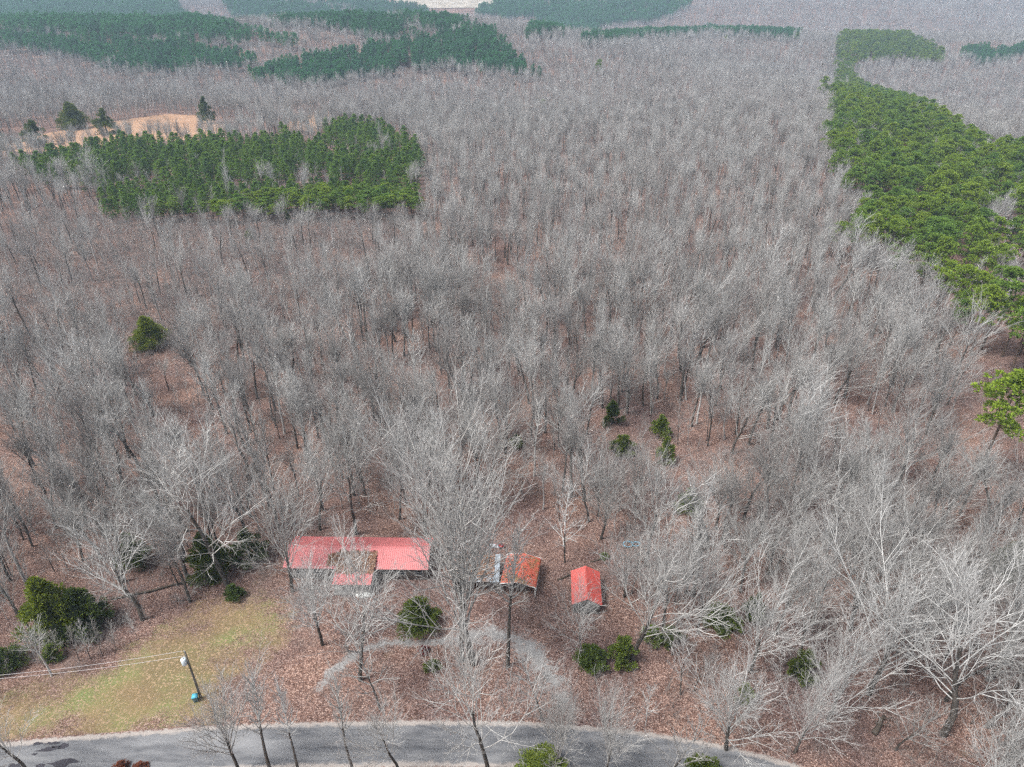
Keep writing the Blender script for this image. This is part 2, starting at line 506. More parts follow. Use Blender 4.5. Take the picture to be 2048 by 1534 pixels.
road_path = [P(a, b) - np.array([c, 2.65]) for a, b, c in [(-500, 1512, 0), (-200, 1500, 0), (0, 1490, 0), (117, 1480, 0), (290, 1467, 0), (430, 1457, 0), (600, 1450, 0), (900, 1446, 0), (1050, 1449, .1), (1150, 1455, .3), (1300, 1470, .5), (1400, 1485, .7), (1500, 1506, .9), (1600, 1534, 1.1), (1750, 1590, 1.4), (2000, 1700, 1.8)]]
ROAD = spline(road_path, 120)
ribbon('road', road_path, 6.3, .014, M['asphalt'], 'narrow worn grey asphalt road with pale gravel shoulders', 'across', 25, 240, .06)
drive_path = [P(628, 1392), P(640, 1375), P(668, 1343), P(715, 1306), P(770, 1288), P(850, 1283), P(925, 1275), P(985, 1270), P(1035, 1283), P(1080, 1318), P(1110, 1370), P(1130, 1420), P(1150, 1462)]
DRIVE = spline(drive_path, 80)
ribbon('driveway', drive_path, [1.2, 1.8, 2.4, 2.8, 3.0, 3.4, 4.6, 6.4, 6.0, 5.0, 4.2, 3.0, 1.6], .024, M['gravel'], 'curved grey gravel driveway looping in front of the buildings', 'edge', 15, 200)

FIELD = poly([(-60, 305), (20, 284), (100, 266), (215, 246), (330, 229), (400, 231), (428, 243), (470, 262), (380, 280), (250, 288), (100, 303)])
FIELD2 = poly([(560, 262), (590, 240), (640, 222), (662, 232), (640, 262)])
FARF = poly([(790, -10), (985, -10), (955, 8), (912, 17), (868, 13), (812, 4)])
sheet('field', FIELD, 3.0, .02, M['field'], 'tan dry grass clearing behind the pine stand', 3.0)
sheet('field', FIELD2, 2.0, .02, M['field'], 'small tan clearing beside the pine stand', 3.0)
sheet('field', FARF, 60.0, 1.0, M['far_field'], 'pale bare field near the horizon', 60.0)

# ------------------------------------------------------------------ buildings
M['red_roof'] = mat_roof('red_metal_roof', (.50, .15, .15), None, .5, .36, .6)
M['shed_roof'] = mat_roof('bright_red_metal_roof', (.52, .085, .068))
M['red_roof_moss'] = mat_roof('red_metal_roof_mossy', (.52, .115, .070), (.22, .20, .08), .50)
M['grey_roof'] = mat_roof('grey_metal_roof', (.30, .31, .33), (.20, .135, .10), .46, .5, .4)
M['white'] = mat_plain('white_paint', (.72, .72, .70), .5, .3)
M['siding'] = mat_plain('house_siding', (.30, .28, .26), .8, .2, .2, 3)
M['grey_wood'] = mat_plain('weathered_boards', (.20, .195, .185), .9, .1, .35, 5)
M['dark_wood'] = mat_plain('dark_boards', (.055, .048, .042), .9, .1, .3, 5)
M['steel'] = mat_plain('galvanised_steel', (.45, .47, .50), .4, .5, .15, 3, .3)
M['tin'] = mat_plain('tin_sheet', (.33, .37, .41), .5, .4, .2, 3, .2)
M['glass'] = mat_plain('window_glass', (.03, .035, .04), .08, .6, .05)
M['pole_wood'] = mat_plain('pole_wood', (.13, .12, .10), .9, .1, .3, 6)
M['wire'] = mat_plain('wire', (.55, .52, .52), .5, .4, .05)
M['can'] = mat_plain('transformer_paint', (.62, .70, .74), .4, .4, .05)
M['teal'] = mat_plain('teal_plastic', (.02, .13, .19), .45, .4, .1)
M['teal_lid'] = mat_plain('teal_lid', (.08, .40, .55), .4, .4, .1)
M['blue'] = mat_plain('pale_blue_plastic', (.18, .48, .66), .4, .4, .08)
M['boat'] = mat_plain('white_hull', (.76, .79, .77), .35, .4, .05)
M['red_paint'] = mat_plain('red_paint', (.42, .03, .035), .4, .4, .1)
M['black'] = mat_plain('black_rubber', (.02, .02, .02), .8, .2, .1)
M['cut_wood'] = mat_plain('rotting_log', (.09, .075, .062), .95, .1, .4, 5)
M['tar'] = mat_plain('tar', (.045, .042, .050), .8, .2, .2, 2)

def ribbed(mb, a, b, c, d, ribs, hgt=.025, along=2):
    """sheet a-b (eave) to d-c (ridge) with standing ribs across a-b"""
    a, b, c, d = [np.asarray(q, float) for q in (a, b, c, d)]
    nrm = np.cross(b - a, d - a); nrm /= np.linalg.norm(nrm)
    if nrm[2] < 0: nrm = -nrm
    prof = []
    for k in range(ribs):
        for q, h in ((0, 0), (.62, 0), (.72, 1), (.86, 1), (.96, 0)):
            prof.append(((k + q) / ribs, h))
    prof.append((1.0, 0))
    rows = []
    for s in np.linspace(0, 1, along):
        p0 = a + (d - a) * s; p1 = b + (c - b) * s
        rows.append([p0 + (p1 - p0) * u + nrm * h * hgt for u, h in prof])
    top = np.array(rows)
    mb.grid(top)
    bot = np.array([[a, b], [d, c]]) - nrm * .02
    mb.grid(bot)
    return nrm

def wall_box(mb, x0, x1, y0, y1, z0, z1):
    return mb.box(((x0 + x1) / 2, (y0 + y1) / 2, (z0 + z1) / 2), (x1 - x0, y1 - y0, z1 - z0))

def window(parent, c, wdt, hgt, axis='y', side=-1):
    """a framed window on a wall that faces -y (axis y) or +-x (axis x)"""
    f = MB(); t = .07
    for dx, dz, sx, sz in ((0, hgt / 2, wdt + t, t), (0, -hgt / 2, wdt + t, t), (-wdt / 2, 0, t, hgt - t), (wdt / 2, 0, t, hgt - t), (0, 0, wdt - t, t * .7)):
        if axis == 'y': f.box((c[0] + dx, c[1] + side * .03, c[2] + dz), (sx, .06, sz))
        else: f.box((c[0] + side * .03, c[1] + dx, c[2] + dz), (.06, sx, sz))
    o = f.build('window', M['white'], parent)
    for dz in (-hgt / 4, hgt / 4):
        g = MB()
        if axis == 'y': g.box((c[0], c[1] + side * .015, c[2] + dz), (wdt - t, .02, hgt / 2 - t))
        else: g.box((c[0] + side * .015, c[1], c[2] + dz), (.02, wdt - t, hgt / 2 - t))
        g.build('pane', M['glass'], o)

def house():
    root = empty('house', (-24.1, 80.5, 0), R(-1.0))
    tag(root, 'long low house under a pink-red ribbed metal roof with a front porch roof', 'house')
    hw, fd, bd, ez, rz = 11.25, 3.65, 3.45, 2.6, 3.85
    wall_box(MB(), -hw + .4, hw - .4, -fd + .5, bd - .4, 0, 2.55).build('wall', M['siding'], root)
    for sx in (-1, 1):
        x = sx * (hw - .43)
        MB().add([(x, -fd + .5, 2.55), (x, bd - .4, 2.55), (x, 0, 3.75)], [(0, 1, 2)]).build('gable', M['siding'], root)
    rf = MB(); ribbed(rf, (-hw, -fd, ez), (hw, -fd, ez), (hw, 0, rz), (-hw, 0, rz), 74, .03)
    o = rf.build('roof', M['red_roof'], root)
    rb = MB(); ribbed(rb, (-hw, bd, ez), (hw, bd, ez), (hw, 0, rz), (-hw, 0, rz), 74, .03)
    rb.build('back_slope', M['red_roof'], o)
    rc = MB(); rc.grid([[(-hw - .02, -.22, rz - .035), (hw + .02, -.22, rz - .035)], [(-hw - .02, 0, rz + .05), (hw + .02, 0, rz + .05)], [(-hw - .02, .22, rz - .035), (hw + .02, .22, rz - .035)]])
    rc.build('ridge_cap', M['red_roof'], o)
    tr = MB(); tr.box((0, -fd - .03, ez - .07), (2 * hw, .05, .16)); tr.build('fascia', M['dark_wood'], o)
    # porch roof: a lower slope running out over the entrance
    px0, px1 = -5.1, 2.95
    pr = MB(); ribbed(pr, (px0 + 2.2, -6.6, 2.32), (px1, -6.6, 2.32), (px1, -1.6, 3.42), (px0 + 2.2, -1.6, 3.42), 18, .03)
    po = pr.build('porch_roof', M['red_roof'], root)
    fb = MB(); fb.box(((px0 + 2.2 + px1) / 2, -6.62, 2.24), (px1 - px0 - 2.2, .05, .14)); fb.build('fascia', M['dark_wood'], po)
    for x in (px0 + 2.4, -.1, px1 - .15):
        MB().box((x, -6.4, 1.15), (.12, .12, 2.3)).build('porch_post', M['grey_wood'], root)
    MB().box((0.0, -5.0, .22), (5.9, 3.2, .4)).build('porch_deck', M['grey_wood'], root)
    d = MB().box((-.4, -3.2, 1.35), (.95, .08, 2.0)).build('door', M['white'], root)
    MB().box((-.05, -3.27, 1.3), (.05, .06, .12)).build('handle', M['steel'], d)
    for x in (-9.0, -6.2, 4.4, 7.0, 9.6): window(root, (x, -fd + .5, 1.55), 1.3, 1.1)
    window(root, (hw - .4, 0, 1.55), 1.2, 1.1, 'x', 1)
    window(root, (-hw + .4, 0, 1.55), 1.2, 1.1, 'x', -1)
    # back porch roof, steeper red
    return root
HOUSE = house()

def leaf_pile(name, base, n, label, pts_fn, size=(.10, .2), mat=None):
    """loose fallen leaves lying on a roof; pts_fn(rng) -> point, normal"""
    rg = np.random.default_rng(n)
    p, nr = pts_fn(rg, n)
    a = rg.uniform(0, 2 * np.pi, n); ln = rg.uniform(*size, n)
    nr = nr + rg.normal(0, .28, (n, 3)); nr /= np.linalg.norm(nr, axis=1)[:, None]
    u = np.cross(nr, np.stack([np.cos(a), np.sin(a), np.zeros(n)], -1)); u /= np.linalg.norm(u, axis=1)[:, None]
    v = np.cross(nr, u)
    q = np.stack([p + u * ln[:, None], p + v * ln[:, None] * .6, p - u * ln[:, None], p - v * ln[:, None] * .6], 1).reshape(-1, 3)
    f = np.arange(4 * n).reshape(-1, 4)
    o = obj(name, mesh_np(name, q, f, [mat or M['leaves']]))
    o.location = base.location if base else (0, 0, 0)
    o.rotation_euler = base.rotation_euler if base else (0, 0, 0)
    return tag(o, label, None, None, 'stuff')

def mat_leaves():
    t = NT('fallen_leaves', .9, .15)
    t.col(t.ramp(t.irand(), [(0, (.06, .03, .022)), (.4, (.17, .09, .055)), (.75, (.30, .17, .11)), (1, (.46, .32, .24))]))
    return t.m
M['leaves'] = mat_leaves()

def on_porch(rg, n):
    # drift in the angle where the porch roof meets the main roof
    x = rg.uniform(-4.6, 3.0, n); s = rg.beta(1.6, 1.3, n)
    y = -4.9 + s * 4.1 + rg.normal(0, .15, n)
    keepx = (x > -4.9 + np.abs(rg.normal(0, .6, n)))
    z1 = 2.6 + (y + 3.65) / 3.65 * 1.25
    z2 = np.where(x > -2.9, 2.32 + (y + 6.6) / 5.0 * 1.1, -9)
    ok = keepx & ((x > -2.9) | ((y > -3.2) & (y < -1.0 + (x + 2.9) * .25)))
    z = np.where(y > -1.55, z1, np.maximum(np.where(y > -3.65, z1, -9), z2)) + .05 + rg.uniform(0, .08, n)
    i = np.nonzero(ok)[0]; i = i[rg.integers(0, len(i), n)]
    return np.stack([x[i], y[i], z[i]], -1), np.tile([0, -.3, .95], (n, 1))
leaf_pile('leaf_litter', HOUSE, 4200, 'brown fallen leaves drifted over the porch roof of the long house', on_porch)

def carport():
    a, b = np.array([-1.75, 74.2]), np.array([3.6, 73.3])
    back = np.array([-.85, 80.3])
    ang = math.atan2(b[1] - a[1], b[0] - a[0])
    c = (a + b) / 2 + (back - a) / 2
    root = empty('carport', (c[0], c[1], 0), ang)
    tag(root, 'open metal carport with mossy red roof and white front trim', 'carport')
    hw, hd, ez, rz = 2.72, 3.1, 2.35, 3.0
    prof = [(-hw - .04, ez - .38), (-hw, ez - .1), (-hw + .14, ez + .04), (0, rz), (hw - .14, ez + .04), (hw, ez - .1), (hw + .04, ez - .38)]
    nk = 13
    ys = np.linspace(-hd, hd, nk)
    rows = []
    for k in range(nk - 1):
        for q, h in ((0, 0), (.7, 0), (.8, .03), (.93, .03)):
            rows.append((ys[k] + (ys[1] - ys[0]) * q, h))
    rows.append((hd, 0))
    for sgn, nm in ((-1, 'roof'), (1, 'roof')):
        pr = prof[:4] if sgn < 0 else prof[3:]
        m = MB()
        m.grid(np.array([[(x, y, z + h) for x, z in pr] for y, h in rows]))
        m.grid(np.array([[(x * .995, y, z - .02) for x, z in pr] for y in (-hd, hd)]))
        r = m.build('roof', M['red_roof_moss'], root)
    for y in (-hd - .03, hd + .03):
        m = MB(); m.tube([(x, y, z - .01) for x, z in prof], .085, 6); m.build('trim', M['white'], root)
    for y in (-hd + .15, 0, hd - .15):
        for sx in (-1, 1):
            MB().box((sx * (hw - .12), y, 1.13), (.08, .08, 2.26)).build('leg', M['white'], root)
        m = MB(); m.tube([(-hw + .12, y, ez - .05), (0, y, rz - .1), (hw - .12, y, ez - .05)], .035, 6); m.build('truss', M['white'], root)
    for sx in (-1, 1):
        MB().box((sx * (hw - .12), 0, .05), (.07, 2 * hd - .4, .07)).build('base_rail', M['white'], root)
    MB().box((0, hd - .22, 1.15), (2 * hw - .5, .05, 2.1)).build('back_panel', M['siding'], root)
    return root
CARPORT = carport()

def on_carport(rg, n):
    x = rg.normal(-1.3, .7, n); x = np.where(rg.random(n) < .22, rg.normal(1.2, .6, n), x); x = np.clip(x, -2.4, 2.5)
    y = rg.uniform(-2.9, 2.9, n)
    z = 3.0 - np.abs(x) / 2.58 * .61 + .05
    return np.stack([x, y, z], -1), np.tile([0, 0, 1.0], (n, 1))
leaf_pile('leaf_litter', CARPORT, 420, 'scattered brown leaves on the mossy carport roof', on_carport)

def shed():
    root = empty('shed', (11.12, 73.45, 0), R(-3.0))
    tag(root, 'small grey board shed under a bright red gable roof', 'shed')
    hw, hd, ez, rz = 2.22, 3.35, 2.2, 3.35
    for sx in (-1, 1):
        m = MB(); ribbed(m, (sx * hw, -hd, ez), (sx * hw, hd, ez), (0, hd, rz), (0, -hd, rz), 26, .025)
        o = m.build('roof', M['shed_roof'], root)
        MB().box((sx * (hw - .02), 0, ez - .09), (.04, 2 * hd - .1, .12)).build('fascia', M['dark_wood'], o)
    m = MB(); m.grid([[(-.14, -hd - .01, rz - .05), (-.14, hd + .01, rz - .05)], [(0, -hd - .01, rz + .03), (0, hd + .01, rz + .03)], [(.14, -hd - .01, rz - .05), (.14, hd + .01, rz - .05)]])
    m.build('ridge_cap', M['shed_roof'], root)
    wx, wy = hw - .28, hd - .45
    wall_box(MB(), -wx + .03, wx - .03, -wy + .05, wy - .05, 0, ez - .02).build('wall', M['dark_wood'], root)
    rg = random.Random(4)
    for y, nm in ((-wy, 'front_boards'), (wy, 'back_boards')):
        m = MB(); nb = 18; bw = 2 * wx / nb
        for k in range(nb):
            x = -wx + bw * (k + .5)
            top = rz - .14 - abs(x) * (rz - ez) / hw
            m.box((x, y + rg.uniform(-.012, .012), top / 2), (bw * .86, .04, top - rg.uniform(0, .05)))
        m.build(nm, M['grey_wood'], root)
    for sx in (-1, 1):
        m = MB(); nb = 24; bw = 2 * wy / nb
        for k in range(nb):
            m.box((sx * wx, -wy + bw * (k + .5), (ez - .12) / 2), (.04, bw * .86, ez - .12 - rg.uniform(0, .05)))
        m.build('side_boards', M['grey_wood'], root)
    d = MB().box((.3, -wy - .05, 1.0), (1.1, .05, 1.95)).build('door', M['dark_wood'], root)
    MB().box((.72, -wy - .1, 1.0), (.05, .06, .16)).build('handle', M['steel'], d)
    return root
shed()

def lean_to():
    root = empty('lean_to', (-5.35, 77.3, 0), R(-2.0))
    tag(root, 'grey sheet-metal lean-to with leaf covered roof beside the carport', 'shed')
    hw, hd = 3.45, 2.75
    # five overlapping sheets, each its own
    n = 5; sw = 2 * hw / n
    for k in range(n):
        x0 = -hw + k * sw; lift = .012 * (k % 2)
        m = MB(); ribbed(m, (x0, -hd, 2.3 + lift), (x0 + sw + .03, -hd, 2.3 + lift), (x0 + sw + .03, hd, 2.75 + lift), (x0, hd, 2.75 + lift), 8, .025)
        m.build('roof_sheet', M['tin'] if k == n - 1 else M['grey_roof'], root)
    MB().box((0, -hd + .08, 2.2), (2 * hw - .1, .09, .14)).build('beam', M['grey_wood'], root)
    MB().box((0, hd - .08, 2.62), (2 * hw - .1, .09, .14)).build('beam', M['grey_wood'], root)
    for x in (-hw + .15, -1.1, 1.1, hw - .15):
        MB().box((x, -hd + .08, 1.07), (.13, .13, 2.13)).build('post', M['grey_wood'], root)
        MB().box((x, hd - .08, 1.27), (.13, .13, 2.55)).build('post', M['grey_wood'], root)
    wall_box(MB(), -hw + .1, hw - .1, hd - .25, hd - .2, 0, 2.5).build('back_wall', M['dark_wood'], root)
    wall_box(MB(), -hw + .05, -hw + .1, -hd + .3, hd - .3, 0, 2.25).build('side_wall', M['dark_wood'], root)
    wall_box(MB(), -hw + .3, -.9, -.6, .9, 0, 1.3).build('workbench', M['grey_wood'], root)
    return root
LEAN = lean_to()
def on_lean(rg, n):
    x = rg.uniform(-3.3, 2.6, n); y = np.clip(rg.normal(.5, 1.2, n), -2.5, 2.6)
    return np.stack([x, y, 2.3 + (y + 2.75) / 5.5 * .45 + .06], -1), np.tile([0, 0, 1.0], (n, 1))
leaf_pile('leaf_litter', LEAN, 3200, 'brown leaves lying on the grey lean-to roof', on_lean)

def small_things():
    # upturned white boat
    root = empty('boat', (*P(730, 1191), 0), R(3))
    tag(root, 'small white upturned boat hull pointed at both ends near the porch', 'boat')
    L, Wd, Hh = 1.45, .48, .42
    s = np.linspace(-1, 1, 25); a = np.linspace(0, np.pi, 11)
    wv = Wd * (1 - np.abs(s) ** 2.3); hv = Hh * (1 - .45 * np.abs(s) ** 3)
    g = np.stack([np.repeat((s * L)[:, None], 11, 1), wv[:, None] * np.cos(a)[None], .04 + hv[:, None] * np.clip(np.sin(a), 0, 1)[None] ** .8], -1)
    MB().grid(g).build('hull', M['boat'], root, True)
    MB().tube([(x * L, 0, .05 + Hh * (1 - .45 * abs(x) ** 3)) for x in s[1:-1]], .02, 6).build('keel', M['boat'], root, True)
    for sg in (-1, 1):
        MB().tube([(x * L, sg * Wd * (1 - abs(x) ** 2.3), .04) for x in s], .025, 6).build('gunwale', M['boat'], root, True)
    # wheeled bin with lid
    root = empty('trash_bin', (*P(393, 1402), 0), R(12))
    tag(root, 'dark teal bin with pale blue lid at the foot of the utility pole', 'bin')
    b = MB(); lo, hi, h = .24, .32, 1.0
    v = [(-lo, -lo, .06), (lo, -lo, .06), (lo, lo, .06), (-lo, lo, .06), (-hi, -hi, h), (hi, -hi, h), (hi, hi, h), (-hi, hi, h)]
    b.add(v, [(3, 2, 1, 0), (0, 1, 5, 4), (1, 2, 6, 5), (2, 3, 7, 6), (3, 0, 4, 7)]); b.build('body', M['teal'], root)
    l = MB().box((0, 0, h + .04), (.7, .7, .08)); l.box((0, 0, h + .1), (.56, .56, .05)); l.build('lid', M['teal_lid'], root)
    for sx in (-1, 1):
        MB().tube([(sx * .22, .24, .09), (sx * .29, .24, .09)], .09, 12).build('wheel', M['black'], root)
    MB().tube([(-.25, .37, h - .04), (.25, .37, h - .04)], .02, 6).build('handle', M['black'], root)
    # pole
    bx, by = P(402, 1396)
    root = empty('utility_pole', (bx, by, 0))
    tag(root, 'wooden utility pole carrying a pale transformer can above the lawn', 'utility pole')
    MB().tube([(0, 0, -.3), (0, 0, 3), (.02, 0, 6), (.03, 0, 9)], [.17, .155, .135, .11], 10).build('pole', M['pole_wood'], root, True)
    can = MB(); can.tube([(-.42, -.1, 6.75), (-.42, -.1, 6.8), (-.42, -.1, 7.75), (-.42, -.1, 7.8)], [.28, .33, .33, .27], 16); co = can.build('transformer', M['can'], root)
    MB().box((-.16, -.05, 7.3), (.2, .1, .7)).build('bracket', M['steel'], root)
    MB().tube([(-.42, -.1, 7.8), (-.42, -.1, 7.92), (-.42, -.1, 8.05)], [.05, .07, .04], 8).build('bushing', M['white'], co)
    MB().tube([(0, 0, 9), (0, 0, 9.12), (0, 0, 9.2)], [.05, .06, .03], 8).build('insulator', M['white'], root)
    MB().tube([(-.13, -.03, 8.2), (-.2, -.03, 8.22), (-.27, -.03, 8.24)], [.04, .05, .03], 8).build('insulator', M['white'], root)
    MB().tube([(.12, -.06, 0.2), (.12, -.06, 4), (.1, -.05, 8.6)], .02, 5).build('conduit', M['steel'], root)
    tips = [((bx, by, 9.2), P(0, 1343, 7.6), 7.6, 'upper'), ((bx - .27, by - .03, 8.24), P(0, 1350, 7.1), 7.1, 'lower')]
    for (p0, q, qz, nm) in tips:
        p0 = np.array(p0); q = np.array([q[0], q[1], qz]); d = q - p0
        end = p0 + d * 1.7
        t = np.linspace(0, 1, 40)
        pts = p0 + (end - p0) * t[:, None]; pts[:, 2] += -1.1 * 4 * t * (1 - t) * .9 + .55 * t
        tag(MB().tube(pts, .02, 5).build('power_line', M['wire'], None), f'{nm} of the two pale wires running from the utility pole over the lawn', 'wire')
    # blue hoops
    for k, (px, py, r, hz, tilt) in enumerate([(1256, 1090, .80, .22, 4), (1272, 1090, .62, .26, 10)]):
        x, y = P(px, py)
        root = empty('wading_pool', (x, y, 0), 0)
        tag(root, ('larger pale blue plastic ring lying in the leaves behind the shed', 'smaller blue plastic ring overlapping the larger one behind the shed')[k], 'plastic ring')
        a = np.linspace(0, 2 * np.pi, 33)
        rt = math.tan(R(tilt))
        ring = np.stack([r * np.cos(a), r * .85 * np.sin(a), hz + r * np.cos(a) * rt], -1)
        MB().tube(ring, .085, 8, False).build('rim', M['blue'], root, True)
        low = ring * np.array([.93, .93, 0]) + np.array([0, 0, .02])
        w_ = MB(); w_.grid(np.stack([ring * np.array([.97, .97, .96]), low])); w_.build('side', M['blue'], root, True)
    # red mower and a metal sheet
    x, y = P(1003, 1094)
    root = empty('lawn_mower', (x, y, 0), R(25))
    tag(root, 'small red mower standing behind the carport', 'mower')
    d = MB(); d.box((0, 0, .27), (.75, .62, .22)); d.box((.02, 0, .42), (.5, .42, .1)); d.build('deck', M['red_paint'], root)
    MB().tube([(0, 0, .45), (0, 0, .62), (0, 0, .66)], [.16, .16, .1], 12).build('engine', M['black'], root)
    for sx in (-1, 1):
        for sy in (-1, 1):
            MB().tube([(sx * .32, sy * .33, .16), (sx * .32, sy * .41, .16)], .16, 14).build('wheel', M['black'], root)
    MB().tube([(-.35, -.25, .35), (-.95, -.25, .95), (-1.05, -.2, 1.02), (-1.05, .2, 1.02), (-.95, .25, .95), (-.35, .25, .35)], .03, 6).build('handle', M['red_paint'], root)
    def sheetmetal(px, py, sx, sy, rz, lab):
        x, y = P(px, py)
        m = MB(); ribbed(m, (-sx / 2, -sy / 2, .10), (sx / 2, -sy / 2, .05), (sx / 2, sy / 2, .22), (-sx / 2, sy / 2, .28), 6, .03)
        o = m.build('metal_sheet', M['steel'], None); o.location = (x, y, .02); o.rotation_euler = (0, 0, R(rz))
        tag(o, lab, 'metal sheet')
    sheetmetal(988, 1093, 1.6, .6, -8, 'pale metal sheet lying beside the red mower')
    sheetmetal(916, 1110, 1.9, 1.0, -12, 'pale metal sheet leaning behind the lean-to')
    # tar patches on the road are parts of it
    road = bpy.data.objects['road']
    rg = np.random.default_rng(3)
    for px, py, a, b in [(98, 1499, 1.1, .32), (128, 1493, .55, .35), (103, 1487, .9, .2), (75, 1488, .6, .2), (70, 1509, .35, .15), (125, 1527, 1.5, .5), (80, 1533, .5, .3), (30, 1532, .9, .3), (112, 1494, .5, .16)]:
        x, y = P(px, py); n = 16
        an = np.arange(n) / n * 2 * np.pi
        rr = 1 + rg.normal(0, .22, n)
        px_, py_ = x + a * rr * np.cos(an), y + b * rr * np.sin(an) + .06 * a * np.cos(an)
        # drape on the crown of the road
        i = np.argmin(np.hypot(ROAD[:, 0] - x, ROAD[:, 1] - y))
        v = np.stack([px_, py_, np.full(n, .085)], -1)
        v = np.vstack([v, [[x, y, .085]]])
        f = [(j, (j + 1) % n, n) for j in range(n)]
        obj('tar_patch', mesh_np('tar_patch', v, np.array(f), [M['tar']]), road)
    # fallen logs
    def log(px, py, length, r, rz, lab):
        x, y = P(px, py)
        n = 7; t = np.linspace(-.5, .5, n)
        pts = np.stack([t * length, .15 * np.sin(t * 5), np.full(n, r * .8) + .1 * (t + .5)], -1)
        m = MB(); m.tube(pts, np.linspace(r, r * .6, n), 8)
        for k in range(4):
            q = pts[2 + k]; m.tube([q, q + np.array([.25, (-1) ** k * .5, .35]), q + np.array([.5, (-1) ** k * .9, .75])], [r * .3, r * .2, r * .08], 5)
        o = m.build('fallen_log', M['cut_wood'], None); o.location = (x, y, 0); o.rotation_euler = (0, 0, R(rz))
        tag(o, lab, 'log')
    log(330, 1176, 6.5, .2, 18, 'dark fallen log along the woods edge above the lawn')
    log(385, 1160, 5.0, .16, 24, 'shorter dark fallen log nearest the house end of the woods edge')
    log(262, 1192, 5.5, .18, 12, 'dark fallen log beside the large cedar at the woods edge')
    log(1130, 1155, 2.6, .13, 20, 'dark log lying between the carport and the shed')
    log(1192, 1122, 2.0, .12, 8, 'short dark log lying behind the shed')
    log(1757, 1452, 3.2, .35, 40, 'thick rotting stump log in the woods near the road bend')
small_things()

# ------------------------------------------------------------------ tree generator (all branches of a level grown at once)
def unit(a): return a / (np.linalg.norm(a, axis=-1, keepdims=True) + 1e-9)

def grow(p, d, L, n, wander, up, rg):
    pts = [p]; d = unit(d)
    for i in range(n):
        d = d + rg.normal(0, wander, d.shape); d[:, 2] += up; d = unit(d)
        p = p + d * (L / n)[:, None]; pts.append(p)
    return np.stack(pts, 1)

def sprout(pts, L, k, t0, t1, a0, a1, ratio, rg, taper=.55, flat=0.0):
    B, n1 = pts.shape[:2]
    t = t0 + (t1 - t0) * ((np.arange(k)[None] + rg.uniform(0, 1, (B, k))) / k)
    x = t * (n1 - 1); i = np.minimum(x.astype(int), n1 - 2); u = (x - i)[..., None]
    b = np.arange(B)[:, None]
    p = pts[b, i] * (1 - u) + pts[b, i + 1] * u
    T = unit(pts[b, i + 1] - pts[b, i])
    az = rg.uniform(0, 2 * np.pi, (B, 1)) + np.arange(k)[None] * 2.4 + rg.normal(0, .35, (B, k))
    ref = np.where(np.abs(T[..., 2:3]) < .9, np.array([0, 0, 1.0]), np.array([1.0, 0, 0]))
    e1 = unit(np.cross(T, ref)); e2 = np.cross(T, e1)
    ang = np.radians(a0 + (a1 - a0) * t + rg.normal(0, 6, (B, k)))
    d = T * np.cos(ang)[..., None] + (e1 * np.cos(az)[..., None] + e2 * np.sin(az)[..., None]) * np.sin(ang)[..., None]
    Lc = L[:, None] * ratio * (1 - taper * t) * rg.uniform(.65, 1.25, (B, k))
    return p.reshape(-1, 3), d.reshape(-1, 3), Lc.ravel(), t.ravel()

class TM:
    def __init__(s): s.v = []; s.q = []; s.n = 0
    def tubes(s, pts, r0, r1, sides):
        B, n1 = pts.shape[:2]
        d = unit(pts[:, -1] - pts[:, 0])
        ref = np.where(np.abs(d[:, 2:3]) < .9, np.array([0, 0, 1.0]), np.array([1.0, 0, 0]))
        u = unit(np.cross(d, ref)); v = np.cross(d, u)
        a = np.arange(sides) / sides * 2 * np.pi
        tt = np.linspace(0, 1, n1)
        r = np.asarray(r0).reshape(-1, 1) * (1 - tt) + np.asarray(r1).reshape(-1, 1) * tt
        r = np.broadcast_to(r, (B, n1))
        ring = np.cos(a)[None, :, None] * u[:, None] + np.sin(a)[None, :, None] * v[:, None]
        V = pts[:, :, None] + r[:, :, None, None] * ring[:, None]
        base = (np.arange(B) * n1 * sides)[:, None, None] + (np.arange(n1 - 1) * sides)[None, :, None]
        j = np.arange(sides)[None, None]; jn = (j + 1) % sides
        F = np.stack([base + j, base + jn, base + sides + jn, base + sides + j], -1).reshape(-1, 4)
        s.v.append(V.reshape(-1, 3)); s.q.append(F + s.n); s.n += B * n1 * sides
    def arr(s): return np.vstack(s.v), np.vstack(s.q)

